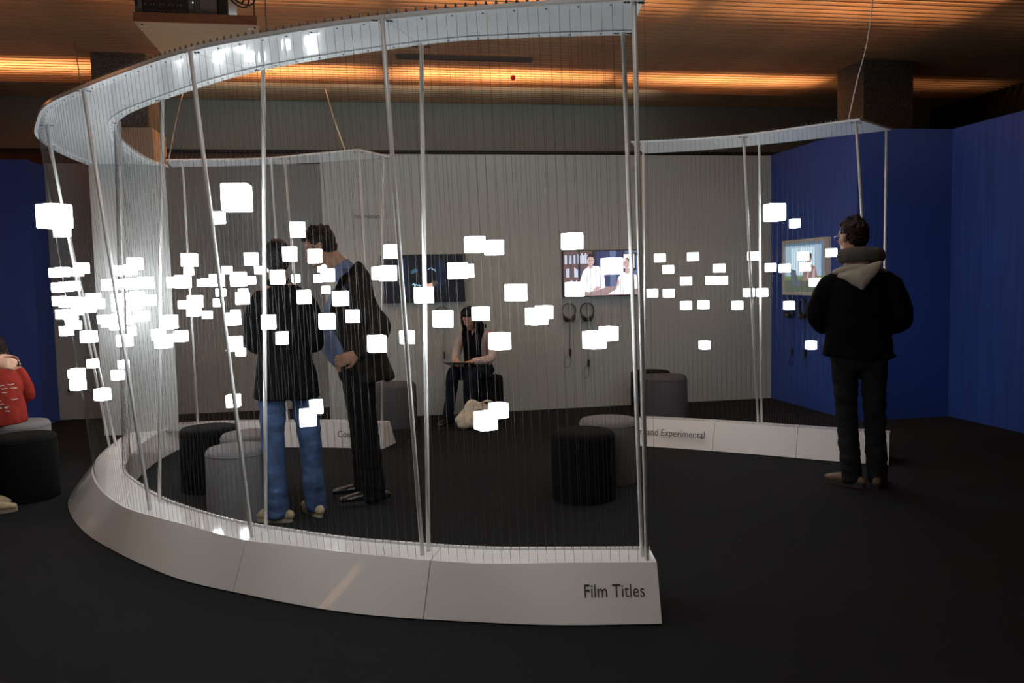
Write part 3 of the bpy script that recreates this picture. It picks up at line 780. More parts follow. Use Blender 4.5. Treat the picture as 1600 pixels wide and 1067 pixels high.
# framed screen on the blue wall
t3 = empty('wall_screen', (4.66, 8.19, 1.23)); tag(t3, 'screen in a pale frame on the blue wall showing a person with a laptop', 'screen')
bm = newbm()
y0, y1, z0, z1 = 7.745, 8.635, 1.225, 1.825
box(bm, 4.64, 4.699, y0, y1, z1-.035, z1); box(bm, 4.64, 4.699, y0, y1, z0, z0+.035)
box(bm, 4.64, 4.699, y0, y0+.035, z0+.035, z1-.035); box(bm, 4.64, 4.699, y1-.035, y1, z0+.035, z1-.035)
obj('frame', bm, whitef, t3, world=True)
bm = newbm(); box(bm, 4.665, 4.699, y0+.036, y1-.036, z0+.036, z1-.036); obj('panel', bm, blackp, t3, world=True)
j_c = emat('pic_curtain', (.36, .50, .62), .8); j_cl = emat('pic_curtain_light', (.62, .78, .86), .9); j_cd = emat('pic_curtain_edge', (.12, .19, .27), .8)
j_g = emat('pic_green', (.16, .24, .10), .8); j_t = emat('pic_tabletop', (.10, .12, .09), .8); j_h = emat('pic_dark_hair', (.06, .04, .035), .8)
j_s = emat('pic_plaid', (.30, .18, .17), .8); j_s2 = emat('pic_plaid_light', (.55, .45, .44), .8); j_f = emat('pic_face', (.40, .25, .20), .8); j_l = emat('pic_laptop', (.10, .13, .17), .8)
it = [(j_c, R4(0, 0, 1, 1)), (j_cl, R4(.15, .35, .75, .9)), (j_cd, R4(.9, .2, 1, 1)), (j_cd, R4(0, .94, 1, 1))]
for k in range(14): it.append((j_c, R4(.1+k*.06, .35, .115+k*.06, .95)))
it += [(j_g, R4(0, .2, 1, .32)), (j_t, R4(0, 0, 1, .24)), (j_s, [(.46, .22), (.50, .45), (.58, .55), (.68, .56), (.78, .50), (.86, .22)]), (j_s2, [(.56, .25), (.62, .50), (.66, .50), (.60, .25)]), (j_s2, [(.70, .25), (.74, .48), (.78, .46), (.76, .25)]),
       (j_f, EL(.63, .64, .05, .11)), (j_h, [(.56, .66), (.57, .76), (.63, .80), (.70, .76), (.70, .62), (.67, .70), (.60, .70)]), (j_l, [(.15, .48), (.30, .44), (.38, .16), (.22, .14)]), (j_l, [(.22, .14), (.38, .16), (.50, .22), (.40, .1)])]
picture(t3, (4.6645, y1-.036, z0+.036), (0, -1, 0), .818, .528, it, (-1, 0, 0))

# ================================================================== HEADPHONES ON THE WALL
def headphones(loc, rz, label, drop, loops=True):
    t = empty('headphones', loc, rz)       # local: wall plane is y=0 behind, front is -y
    tag(t, label, 'headphones', 'headphones on wall hooks')
    bm = newbm()
    P_ = [(.078*math.sin(a), -.035, .085*math.cos(a)) for a in [math.radians(d) for d in range(-125, 126, 10)]]
    tube(bm, P_, [(.006, .013)]*len(P_), (0, 1, 0), 8, 1, .5); obj('headband', bm, blackp, t, smooth=True)
    for s in (-1, 1):
        bm = newbm()
        ellip(bm, (0, 0, 0), (.018, .036, .044), Matrix.Translation((s*.046, -.045, -.085)) @ Matrix.Rotation(s*.5, 4, 'Y'))
        ellip(bm, (0, 0, 0), (.014, .030, .036), Matrix.Translation((s*.026, -.045, -.090)) @ Matrix.Rotation(s*.5, 4, 'Y'))
        obj('ear_cup', bm, blackp, t, smooth=True)
    bm = newbm(); tube(bm, [(0, 0, .078), (0, -.05, .078), (0, -.055, .09)], [.005]*3, n=8, sub=3); obj('hook', bm, silver, t, smooth=True)
    bm = newbm()
    zc = -drop
    pts = [(0, -.03, .07), (.004, -.03, -.1), (.012, -.02, -.2), (.006, -.02, zc+.05), (.008, -.02, zc)]
    tube(bm, pts, [.0028]*5, n=6, sub=6, cap=0)
    if loops:
        pts = [(.008, -.02, zc), (-.03, -.015, zc-.05), (-.065, -.012, zc-.12), (-.02, -.012, zc-.165), (.02, -.012, zc-.12), (.012, -.015, zc-.02)]
        tube(bm, pts, [.0022]*6, n=6, sub=6, cap=0)
    obj('cord', bm, blackp, t, smooth=True)
    bm = newbm(); box(bm, .0, .022, -.03, -.008, zc-.035, zc+.045); bevel(bm, .005, 2); obj('volume_control', bm, blackp, t)
    return t
headphones((2.25, 9.0, 1.10), 0, 'black headphones on the grey wall under the bright screen, left pair', .47)
headphones((2.46, 9.0, 1.10), 0, 'black headphones on the grey wall under the bright screen, right pair', .60)
headphones((.83, 9.0, 1.10), 0, 'black headphones on the grey wall just left of the seated woman', .45, False)
headphones((4.70, 8.50, 1.09), -math.pi/2, 'black headphones on the blue wall under the framed screen, left pair', .50)
headphones((4.70, 8.22, 1.09), -math.pi/2, 'black headphones on the blue wall, right pair beside the hooded man', .50)

# power socket low on the left grey wall
ps = empty('wall_socket', (-3.30, 9.985, .33)); tag(ps, 'small pale wall socket low on the grey wall beside the blue wall', 'socket')
bm = newbm(); box(bm, -.045, .045, -.01, .004, -.045, .045); bevel(bm, .004, 1); obj('plate', bm, mat('socket_grey', (.28, .28, .27), .5), ps)
bm = newbm(); lathe(bm, [(.02, -.002), (.02, .002)], 14); bm.transform(Matrix.Translation((0, -.0105, 0)) @ Matrix.Rotation(math.pi/2, 4, 'X')); obj('outlet', bm, blackp, ps)

# ================================================================== PROJECTOR SHELF
sh = empty('projector_shelf', (-1.03, 6.2, 3.2)); tag(sh, 'hanging plywood shelf at the top left carrying the projector', 'shelf')
bm = newbm(); box(bm, -1.42, -.64, 5.9, 6.75, 3.2, 3.235); obj('board', bm, plym, sh, world=True)
bm = newbm(); box(bm, -1.42, -.64, 5.885, 5.9, 3.2, 3.26); obj('front_edge', bm, plyed, sh, world=True)
for x in (-1.39, -1.365, -.70, -.675):
    bm = newbm(); ellip(bm, (x, 5.97, 3.198), (.009, .009, .006)); obj('bolt', bm, silver, sh, world=True)
for x in (-1.38, -.61):
    for yy in (5.94, 6.7):
        bm = newbm(); tube(bm, [(x if x < -1 else -.66, yy, 3.19), (x if x < -1 else -.66, yy, 4.0)], [.005, .005], n=8, sub=1, cap=0); obj('threaded_rod', bm, screwm, sh, world=True)
pj = empty('projector', (-1.1, 6.2, 3.26)); tag(pj, 'grey projector with a black vented back on the hanging shelf', 'projector')
bm = newbm(); box(bm, -1.42, -.90, 5.93, 6.5, 3.262, 3.55); bevel(bm, .01, 2); obj('case', bm, greyp, pj, world=True)
bm = newbm(); box(bm, -1.37, -1.08, 5.922, 5.931, 3.268, 3.36); obj('vent_panel', bm, blackp, pj, world=True)
bm = newbm()
for i in range(14):
    x = -1.355+i*.019
    box(bm, x, x+.012, 5.918, 5.922, 3.28, 3.288)
    if i % 3 != 1: box(bm, x, x+.008, 5.918, 5.922, 3.318, 3.328)
o = obj('vent_marks', bm, greyp, pj, world=True); o['kind'] = 'stuff'
for i in range(3):
    bm = newbm(); box(bm, -1.045+i*.016, -1.037+i*.016, 5.922, 5.931, 3.30, 3.40); obj('vent_slot', bm, blackp, pj, world=True)
bm = newbm(); box(bm, -1.41, -1.395, 5.92, 5.931, 3.31, 3.45); obj('side_vent', bm, blackp, pj, world=True)
bm = newbm(); box(bm, -.90, -.83, 5.95, 6.4, 3.262, 3.55); bevel(bm, .01, 1); obj('lens_side', bm, blackp, pj, world=True)
bm = newbm(); ellip(bm, (-1.05, 5.925, 3.345), (.005, .004, .005)); obj('status_lamp', bm, emat('lamp_white', (.8, .85, .9), 1), pj, world=True)
rs_ = random.Random(9)
for i, (xa, xb, m_) in enumerate(((-.83, -.70, .10), (-.83, -.66, .16), (-.84, -.72, .05), (-.70, -.64, .14), (-.66, -.62, .12), (-1.25, -1.12, .06))):
    bm = newbm(); zt = 3.5+.1*(i % 3)
    tube(bm, [(xa, 5.95, zt), (xa+.03, 5.9, 3.36+.03*i), (xb, 5.93, 3.34+.02*i), (xb+.015, 5.95, zt+.1), (xb, 5.97, 3.9)], [.006]*5, n=7, sub=6)
    obj('cable', bm, blackp, pj, world=True, smooth=True)

# ================================================================== PEOPLE
def hand(bm, wr, d, pn, side, curl=.35, s=1.0, spread=.10, thumb=.6):
    """wr wrist point, d direction of the hand, pn palm normal, side=+1/-1 where the thumb is (along d x pn)"""
    wr, d, pn = V(wr), V(d).normalized(), V(pn).normalized()
    x = d.cross(pn).normalized()*side; pn = x.cross(d).normalized()*(1 if x.cross(d).dot(pn) > 0 else -1)
    tube(bm, [wr-d*.02*s, wr+d*.03*s, wr+d*.065*s, wr+d*.088*s], [(.024*s, .018*s), (.034*s, .017*s), (.040*s, .015*s), (.038*s, .012*s)], pn, 14, 3, .6)
    for i, (off, L) in enumerate(((.030, .070), (.011, .080), (-.009, .074), (-.028, .060))):
        b0 = wr+d*.082*s+x*off*s; dd = (d+x*off*spread*30*.1).normalized()
        c = curl*(1+.12*i); p = [b0-dd*.02*s, b0]; q = b0; dirv = dd
        for k, f in enumerate((.45, .32, .23)):
            ang = c*(.7+.5*k)
            dirv = (dirv*math.cos(ang)+pn*math.sin(ang)).normalized()
            q = q+dirv*L*f*s; p.append(q)
        tube(bm, p, [.0095*s, .0092*s, .0086*s, .0080*s, .0068*s], x, 8, 2, 1)
    b0 = wr+d*.018*s+x*.024*s; t1_ = (d*.7+x*thumb+pn*.25).normalized(); p1 = b0+t1_*.042*s
    t2_ = (d*.9+x*.25+pn*.35).normalized(); p2 = p1+t2_*.032*s; p3 = p2+(d+pn*.4).normalized()*.024*s
    tube(bm, [b0-t1_*.01*s, b0, p1, p2, p3], [.013*s, .0135*s, .0115*s, .0095*s, .0075*s], pn, 8, 2, 1)
def head_mx(c, yaw, pitch, s=1.0, roll=0.0):
    return Matrix.Translation(c) @ Matrix.Rotation(yaw, 4, 'Z') @ Matrix.Rotation(-pitch, 4, 'X') @ Matrix.Rotation(roll, 4, 'Y') @ Matrix.Scale(s, 4)
def head(bm, mx):
    ellip(bm, (0, -.008, .030), (.076, .095, .092), mx, 20, 14)
    ellip(bm, (0, .030, -.025), (.060, .062, .078), mx, 18, 12)
    ellip(bm, (0, .052, -.082), (.034, .036, .030), mx)
    ellip(bm, (0, .090, -.094), (.016, .012, .013), mx)          # chin
    ellip(bm, (0, .060, .038), (.060, .030, .018), mx)           # brow
    ellip(bm, (.030, .080, .024), (.024, .012, .008), mx); ellip(bm, (-.030, .080, .024), (.024, .012, .008), mx)
    ellip(bm, (.040, .062, -.028), (.020, .022, .018), mx); ellip(bm, (-.040, .062, -.028), (.020, .022, .018), mx)
    def T(pts, r, **k): tube(bm, [mx @ V(p) for p in pts], r, (1, 0, 0), 8, 3, 1)
    T([(0, .090, .018), (0, .100, -.008), (0, .113, -.030)], [.008, .009, .011])
    ellip(bm, (.010, .100, -.036), (.008, .009, .006), mx); ellip(bm, (-.010, .100, -.036), (.008, .009, .006), mx)
    ellip(bm, (0, .094, -.057), (.021, .010, .0055), mx); ellip(bm, (0, .092, -.068), (.019, .010, .006), mx)
    for s in (-1, 1):
        ellip(bm, (s*.077, -.006, -.002), (.009, .019, .031), mx @ Matrix.Rotation(s*.12, 4, 'Z'))
        ellip(bm, (s*.080, -.012, .012), (.009, .014, .018), mx)
def eyes(parent, mx):
    for s in (-1, 1):
        bm = newbm(); ellip(bm, (s*.031, .078, .006), (.013, .010, .009), mx); obj('eye', bm, eyem, parent, smooth=True)
def hair(parent, mx, m, style='short', amp=.008, seed=0):
    bm = newbm()
    ellip(bm, (0, -.022, .040), (.087, .098, .098), mx, 20, 14)
    ellip(bm, (0, -.052, -.008), (.078, .058, .070), mx)
    ellip(bm, (0, .045, .092), (.062, .045, .034), mx)
    if style == 'tousled':
        for i in range(26):
            r_ = random.Random(seed*100+i); a = r_.uniform(0, 6.28); e = r_.uniform(.2, 1.5)
            p = V((.080*math.cos(a)*math.cos(e), -.02+.09*math.sin(a)*math.cos(e), .045+.092*math.sin(e)))
            q = p + V((p.x, p.y+.02, p.z-.02)).normalized()*r_.uniform(.012, .024)+V((r_.uniform(-.012, .012), r_.uniform(-.01, .01), 0))
            tube(bm, [mx @ p, mx @ ((p+q)/2), mx @ q], [.012, .009, .005], (1, 0, .3), 6, 2, 1)
    if style == 'long':
        for s in (-1, 1):
            tube(bm, [mx @ V((s*.06, -.01, .05)), mx @ V((s*.085, .0, -.04)), mx @ V((s*.085, .01, -.14)), mx @ V((s*.075, .02, -.22))], [(.03, .045), (.025, .05), (.025, .05), (.014, .03)], (0, 1, 0), 10, 4, 1)
        tube(bm, [mx @ V((0, -.07, .03)), mx @ V((0, -.095, -.08)), mx @ V((0, -.09, -.20)), mx @ V((0, -.08, -.30))], [(.07, .03), (.085, .035), (.085, .03), (.05, .018)], (0, 1, 0), 12, 4, 1)
    return rmobj('hair', bm, m, parent, .006, 2, amp, 60)
def leg(bm, hip, kn, an, toe, r=(.076, .054, .038)):
    hip, kn, an, toe = V(hip), V(kn), V(an), V(toe)
    tube(bm, [hip+V((0, 0, .03)), hip.lerp(kn, .35), kn, kn.lerp(an, .35), an], [r[0], r[0]*.9, r[1], r[1]*.98, r[2]], (0, 1, 0), 14, 3, 1)
    dd = V((toe.x-an.x, toe.y-an.y, 0)).normalized(); c0 = V((an.x, an.y, .05))
    tube(bm, [c0-dd*.03, c0+dd*.02, c0+dd*.10-V((0, 0, .012))], [(.022, .022), (.026, .028), (.024, .016)], (0, 0, 1), 12, 3, 1)
def arm(bm, sh, el, wr, r=(.056, .044, .028)):
    sh, el, wr = V(sh), V(el), V(wr)
    tube(bm, [sh, sh.lerp(el, .4), el, el.lerp(wr, .35), wr], [r[0], r[0]*.9, r[1], r[1]*.95, r[2]], (0, 1, .2), 14, 3, 1)
def shoe(parent, an, toe, m, sm, heel_h=.0, s=1.0, laces=True):
    an, toe = V(an), V(toe); d = V((toe.x-an.x, toe.y-an.y, 0)).normalized(); L = .285*s
    h = V((an.x, an.y, 0))-d*.075*s; sd = V((-d.y, d.x, 0))
    root = newbm()
    tube(root, [h+V((0, 0, .045)), h+d*.07+V((0, 0, .052)), h+d*.14*s+V((0, 0, .048)), h+d*.21*s+V((0, 0, .040)), h+d*(L-.02)+V((0, 0, .034))],
         [(.028, .030), (.036, .038), (.043, .038), (.046, .030), (.034, .020)], (0, 0, 1), 16, 4, 1)
    tube(root, [h+d*.055+V((0, 0, .05)), h+d*.062+V((0, 0, .082))], [(.036, .042), (.037, .043)], d, 14, 1, .2)
    u = rmobj('shoe', root, m, parent, .006, 3, .0012, 40)
    bm = newbm(); n = 22; lo, hi = [], []
    for k in range(n):
        a = 2*math.pi*k/n; c = math.cos(a); w_ = .040 + .010*c if c > -.2 else .037
        p = h+d*(L/2-.008+(L/2+.008)*c)+sd*(w_*math.sin(a))
        lo.append(bm.verts.new((p.x, p.y, .001))); hi.append(bm.verts.new((p.x, p.y, .026)))
    for k in range(n): bm.faces.new((lo[k], lo[(k+1) % n], hi[(k+1) % n], hi[k]))
    bm.faces.new(lo[::-1]); bm.faces.new(hi)
    me = bpy.data.meshes.new('sole'); bmesh.ops.recalc_face_normals(bm, faces=bm.faces[:]); bm.to_mesh(me); bm.free(); link('sole', me, sm, u)
    if laces:
        bm = newbm()
        for k in range(4):
            c = h+d*(.115+.022*k)*s; z = .088-.008*k
            tube(bm, [c-sd*.024+V((0, 0, z-.006)), c+V((0, 0, z)), c+d*.008+sd*.024+V((0, 0, z-.006))], [.0026]*3, (0, 0, 1), 6, 3, 1)
        o = obj('laces', bm, sm, u, smooth=True); o['kind'] = 'stuff'
def trousers(parent, pel, legs, m, rr=(.098, .074, .068), amp=.006, waist=1.0, name='trousers', kind='jeans'):
    bm = newbm()
    pel = V(pel)
    tube(bm, [pel+V((0, 0, -.10)), pel, pel+V((0, 0, .10))], [(.155*waist, .105*waist), (.168*waist, .115*waist), (.152*waist, .105*waist)], (0, 1, 0), 18, 3, .5)
    for hip, kn, an in legs:
        hip, kn, an = V(hip), V(kn), V(an)
        an2 = V((an.x, an.y, an.z-.052))
        tube(bm, [hip+V((0, 0, .02)), hip.lerp(kn, .4), kn, kn.lerp(an2, .5), an2], [rr[0], rr[0]*.92, rr[1], rr[1]*.97, rr[2]], (0, 1, 0), 16, 4, .15)
    return rmobj(name, bm, m, parent, .009, 2, amp, 9, 2.2)

# ---------------- man with his back turned, black jacket and blue jeans
p1 = empty('person', (-.485, 5.20, 0), math.radians(-4))
tag(p1, 'man seen from behind in a black jacket and blue jeans', 'person')
hm = head_mx((-.03, .045, 1.615), .15, -.25, .93)
L1 = [((-.085, 0, .90), (-.10, .01, .47), (-.075, -.02, .085), (-.27, .045, .03)), ((.09, .02, .90), (.12, .05, .47), (.135, .09, .085), (.06, .235, .03))]
bm = newbm(); head(bm, hm)
tube(bm, [(-.015, -.005, 1.40), (-.022, .005, 1.49), (-.03, .03, 1.56)], [.060, .055, .054], (0, 1, 0))
tube(bm, [(0, 0, .86), (0, 0, 1.02), (-.005, 0, 1.2), (-.01, -.005, 1.36), (-.01, 0, 1.42)], [(.15, .10), (.14, .095), (.155, .10), (.165, .095), (.10, .07)], (0, 1, 0))
for hp, kn, an, to in L1: leg(bm, hp, kn, an, to)
for s in (-1, 1):
    wr = (s*.13, .20, 1.10)
    arm(bm, (s*.135-.01, 0, 1.37), (s*.175, .0, 1.13), wr, (.05, .04, .028)); hand(bm, wr, (-s*.8, .5, .15), (0, .2, -1), 1, .5)
rmobj('body', bm, skin2, p1, .0065, 2); eyes(p1, hm); hair(p1, hm, hair_b, 'short', .004)
trousers(p1, (0, .005, .90), [l[:3] for l in L1], cl_jeans, (.088, .070, .066), .008)
bm = newbm()
tube(bm, [(0, 0, .77), (0, -.005, .90), (0, 0, 1.05), (0, 0, 1.2), (-.005, -.005, 1.33), (-.01, 0, 1.42), (-.015, .0, 1.455)],
     [(.205, .135), (.185, .13), (.160, .125), (.160, .130), (.170, .122), (.125, .095), (.07, .07)], (0, 1, 0), 22, 4, .1)
for s in (-1, 1):
    tube(bm, [(s*.115-.01, -.005, 1.375), (s*.155, -.005, 1.32), (s*.178, -.01, 1.22), (s*.184, -.01, 1.12), (s*.165, .09, 1.08), (s*.125, .19, 1.10)], [.064, .064, .058, .056, .052, .045], (0, 1, .2), 16, 4, .8)
jk = rmobj('jacket', bm, cl_black, p1, .009, 3, .008, 7, 1.4)
bm = newbm(); tube(bm, [(.065*math.cos(a)-.018, .058*math.sin(a)+.005, 1.468+.01*math.sin(a)) for a in [k*math.pi/8 for k in range(17)]], [(.012, .022)]*17, (0, 0, 1), 8, 1, 0)
obj('collar', bm, cl_black, jk, smooth=True)
for hp, kn, an, to in L1: shoe(p1, an, to, sh_tan, sole_l)

# ---------------- man in the dark suit jacket, seen from the side
p2 = empty('person', (-.09, 5.56, 0), math.radians(90))      # local +y points to the picture's left
p2.scale = (1.025, 1.025, 1.02)
tag(p2, 'man in profile in dark suit jacket and light blue shirt, hand on hip', 'person')
hm = head_mx((.0, .175, 1.665), -.05, .42, .98)
L2 = [((-.09, -.03, .93), (-.085, -.065, .50), (-.075, -.11, .085), (-.085, .10, .03)), ((.09, -.02, .93), (.10, -.045, .50), (.12, -.06, .085), (.15, .14, .03))]
bm = newbm(); head(bm, hm)
tube(bm, [(0, -.03, 1.42), (0, .02, 1.50), (0, .11, 1.60)], [.066, .060, .060], (0, 1, 0))
tube(bm, [(0, 0, .9), (0, .02, 1.06), (0, .0, 1.25), (0, -.03, 1.40), (0, -.03, 1.47)], [(.16, .11), (.15, .12), (.165, .11), (.17, .10), (.10, .07)], (0, 1, 0))
for hp, kn, an, to in L2: leg(bm, hp, kn, an, to)
wrL = (-.235, -.035, .985)
arm(bm, (-.15, -.05, 1.36), (-.275, -.19, 1.17), wrL)
hand(bm, wrL, (.25, 1, -.35), (1, -.2, .1), 1, .22, 1.05, .14, .5)
arm(bm, (.15, -.05, 1.36), (.26, -.12, 1.16), (.20, .07, 1.05)); hand(bm, (.20, .07, 1.05), (-.1, 1, -.5), (-1, -.2, 0), 1, .3)
rmobj('body', bm, skin2, p2, .0065, 2); eyes(p2, hm); hair(p2, hm, hair_d, 'tousled', .006, 2)
trousers(p2, (0, -.02, .93), [l[:3] for l in L2], cl_trous, (.110, .084, .078), .007, 1.06)
bm = newbm()
tube(bm, [(0, .01, .96), (0, .055, 1.04), (0, .065, 1.14), (0, .045, 1.26), (0, -.01, 1.38), (0, -.02, 1.46)], [(.165, .125), (.172, .135), (.175, .130), (.178, .118), (.17, .105), (.085, .08)], (0, 1, 0), 20, 4, .1)
tube(bm, [(0, -.025, 1.43), (0, .01, 1.49), (0, .055, 1.555)], [.080, .073, .067], (0, 1, .4), 16, 3, .1)
st = rmobj('shirt', bm, cl_shirt, p2, .009, 2, .006, 9)
for s in (-1, 1):
    bm = newbm()
    vs = [bm.verts.new(V(q)) for q in ((s*.075, .0, 1.525), (s*.07, .06, 1.52), (s*.05, .115, 1.44), (s*.088, .07, 1.44), (s*.09, .01, 1.47))]
    bm.faces.new(vs)
    bmesh.ops.solidify(bm, geom=bm.faces[:], thickness=.006); obj('shirt_collar', bm, cl_shirt, st)
bm = newbm(); tube(bm, [(0, .005, .965), (0, .008, 1.005)], [(.176, .128), (.176, .13)], (0, 1, 0), 24, 1, .05); obj('belt', bm, sh_black, p2, smooth=True)
bm = newbm()
tube(bm, [(0, -.10, .80), (0, -.085, .92), (0, -.055, 1.06), (0, -.045, 1.2), (0, -.04, 1.34), (0, -.05, 1.43), (0, -.045, 1.50), (0, -.02, 1.53)],
     [(.205, .125), (.20, .118), (.195, .112), (.20, .118), (.20, .118), (.170, .10), (.105, .072), (.085, .062)], (0, 1, 0), 22, 4, .1)
# swept-back front panels and tail
tube(bm, [(-.17, .02, 1.36), (-.19, .03, 1.22), (-.19, -.02, 1.05), (-.19, -.08, .90)], [(.022, .085), (.022, .09), (.022, .08), (.022, .07)], (0, 1, 0), 12, 4, .5)
tube(bm, [(.17, .02, 1.36), (.19, .04, 1.2), (.19, .0, 1.05), (.19, -.05, .88)], [(.022, .085), (.022, .09), (.022, .085), (.022, .08)], (0, 1, 0), 12, 4, .5)
tube(bm, [(0, -.16, 1.0), (-.02, -.20, .88), (-.03, -.235, .80)], [(.15, .045), (.15, .045), (.145, .035)], (0, 1, .2), 14, 3, .3)
tube(bm, [(-.15, -.045, 1.415), (-.205, -.06, 1.36), (-.25, -.12, 1.25), (-.278, -.185, 1.16), (-.265, -.12, 1.07), (-.238, -.055, .995)], [.072, .076, .070, .064, .058, .050], (0, 1, .2), 16, 4, .5)
tube(bm, [(.15, -.045, 1.415), (.205, -.06, 1.36), (.25, -.10, 1.25), (.262, -.12, 1.16), (.24, -.02, 1.09), (.21, .05, 1.06)], [.072, .076, .068, .062, .056, .048], (0, 1, .2), 16, 4, .5)
jk = rmobj('jacket', bm, cl_suit, p2, .009, 3, .007, 7, 1.4)
for s in (-1, 1):
    bm = newbm()
    vs = [bm.verts.new(V(q)) for q in ((s*.088, -.03, 1.525), (s*.105, .055, 1.47), (s*.13, .105, 1.36), (s*.16, .115, 1.26), (s*.175, .085, 1.34), (s*.155, .02, 1.44))]
    bm.faces.new(vs)
    bmesh.ops.solidify(bm, geom=bm.faces[:], thickness=.012); obj('lapel', bm, cl_suit, jk)
for hp, kn, an, to in L2: shoe(p2, an, to, sh_black, sole_d, s=1.08)

# ---------------- man in the dark coat with grey hood at the right
p3 = empty('person', (3.28, 5.06, 0), math.radians(-32))
tag(p3, 'man from behind in a black coat with grey hood before the blue wall', 'person')
hm = head_mx((-.045, .055, 1.69), .80, .02, .98)
L3 = [((-.095, .0, .93), (-.075, .03, .50), (-.035, -.03, .085), (-.225, .10, .03)), ((.095, 0, .93), (.10, .03, .50), (.125, .02, .085), (.145, .215, .03))]
bm = newbm(); head(bm, hm)
tube(bm, [(-.03, -.015, 1.42), (-.04, .01, 1.53), (-.05, .035, 1.62)], [.066, .060, .060], (0, 1, 0))
tube(bm, [(0, 0, .9), (0, 0, 1.06), (0, 0, 1.25), (0, -.01, 1.40), (0, 0, 1.47)], [(.16, .11), (.15, .11), (.165, .11), (.17, .10), (.10, .07)], (0, 1, 0))
for hp, kn, an, to in L3: leg(bm, hp, kn, an, to)
for s in (-1, 1):
    wr = (s*.10, .27, 1.17)
    arm(bm, (s*.15, 0, 1.36), (s*.24, .03, 1.14), wr, (.046, .04, .028)); hand(bm, wr, (-s*.75, .5, .25), (0, .2, 1), 1, .5)
rmobj('body', bm, skin, p3, .0065, 2); eyes(p3, hm); hair(p3, hm, hair_r, 'tousled', .008, 5)
trousers(p3, (0, .0, .93), [l[:3] for l in L3], cl_djeans, (.092, .072, .066), .008, 1.0)
bm = newbm()
tube(bm, [(-.01, 0, .885), (-.005, 0, 1.0), (0, 0, 1.12), (0, 0, 1.27), (0, -.005, 1.38), (-.01, 0, 1.46), (-.02, .0, 1.50)],
     [(.228, .155), (.216, .15), (.205, .15), (.210, .152), (.200, .14), (.15, .11), (.09, .08)], (0, 1, 0), 22, 4, .1)
for s in (-1, 1):
    tube(bm, [(s*.14, -.005, 1.395), (s*.200, .0, 1.34), (s*.248, .01, 1.23), (s*.258, .02, 1.14), (s*.21, .14, 1.09), (s*.12, .25, 1.15)], [.078, .082, .076, .072, .064, .050], (0, 1, .2), 16, 4, .8)
tube(bm, [(.15, -.05, .885), (.20, -.09, .90)], [(.05, .02), (.045, .015)], (0, 0, 1), 10, 1, 1)
jk = rmobj('coat', bm, cl_coat, p3, .009, 3, .010, 6, 1.3)
bm = newbm()
tube(bm, [(.120*math.cos(a)+.010, .090*math.sin(a)+.0, 1.562-.012*math.sin(a)) for a in [k*math.pi/8 for k in range(17)]], [(.034, .050)]*17, (0, 0, 1), 10, 2, 0)
rmobj('hood_rim', bm, cl_hoodd, p3, .008, 2, .006, 14)
bm = newbm()
tube(bm, [(0, -.095, 1.475), (.005, -.130, 1.445), (.012, -.160, 1.395), (.018, -.172, 1.35)], [(.150, .026), (.120, .036), (.066, .034), (.018, .016)], (0, 1, .35), 18, 4, .6)
tube(bm, [(-.155, -.02, 1.455), (-.09, -.085, 1.478), (0, -.105, 1.485), (.09, -.085, 1.478), (.155, -.02, 1.455)], [(.018, .018), (.03, .028), (.034, .03), (.03, .028), (.018, .018)], (0, 0, 1), 12, 4, 1)
rmobj('hood', bm, cl_hood, p3, .008, 3, .008, 11)
bm = newbm()
for s in (-1, 1):
    tube(bm, [hm @ V((s*.078, -.01, .012)), hm @ V((s*.080, .05, .014)), hm @ V((s*.066, .098, .012))], [.0022]*3, (0, 0, 1), 6, 3, 1)
    tube(bm, [hm @ V((s*.035+.026*math.cos(a), .106-abs(.2*(s*.035+.026*math.cos(a)))**1.2, .002+.018*math.sin(a))) for a in [k*math.pi/6 for k in range(13)]], [.0018]*13, (0, 1, 0), 6, 1, 0)
tube(bm, [hm @ V((-.010, .105, .006)), hm @ V((.010, .105, .006))], [.002, .002], (0, 0, 1), 6, 1, 1)
obj('glasses', bm, silver, p3, smooth=True)
for hp, kn, an, to in L3: shoe(p3, an, to, sh_brown, sole_d, s=1.0)

# ---------------- seated woman with headphones
p4 = empty('person', (1.16, 8.60, 0), math.radians(148))
tag(p4, 'seated woman in black scarf and pale pink sleeves wearing headphones', 'person')
hm = head_mx((0, .17, 1.075), .0, .55, .90)
L4 = [((-.09, .06, .52), (-.12, .46, .53), (-.10, .44, .085), (-.11, .60, .03)), ((.09, .06, .52), (.06, .47, .53), (.12, .50, .085), (.14, .66, .03))]
bm = newbm(); head(bm, hm)
tube(bm, [(0, .03, .93), (0, .09, 1.0), (0, .13, 1.04)], [.050, .045, .045], (0, 1, 0))
tube(bm, [(0, -.02, .50), (0, -.02, .62), (0, .0, .76), (0, .03, .90), (0, .05, .95)], [(.155, .11), (.125, .09), (.13, .09), (.14, .08), (.08, .06)], (0, 1, 0))
for hp, kn, an, to in L4:
    leg(bm, V(hp)-V((0, 0, .03)), kn, an, to, (.078, .055, .038))
for s in (-1, 1):
    wr = (s*.09, .34, .645)
    arm(bm, (s*.15, .02, .90), (s*.20, .10, .66), wr, (.044, .036, .024)); hand(bm, wr, (-s*.5, .8, -.1), (0, 0, -1), 1, .25, .9)
rmobj('body', bm, skin, p4, .0065, 2); eyes(p4, hm); hair(p4, hm, hair_b, 'long', .004)
bm = newbm()
tube(bm, [(0, -.04, .50), (0, -.02, .60)], [(.17, .13), (.15, .11)], (0, 1, 0), 16, 1, .5)
for hp, kn, an, to in L4:
    hp, kn, an = V(hp), V(kn), V(an)
    tube(bm, [hp, hp.lerp(kn, .5), kn, kn.lerp(an, .3), kn.lerp(an, .65), an], [.092, .086, .070, .062, .056, .052], (.3, 0, 1), 14, 4, .5)
rmobj('trousers', bm, cl_navy, p4, .009, 2, .005, 10)
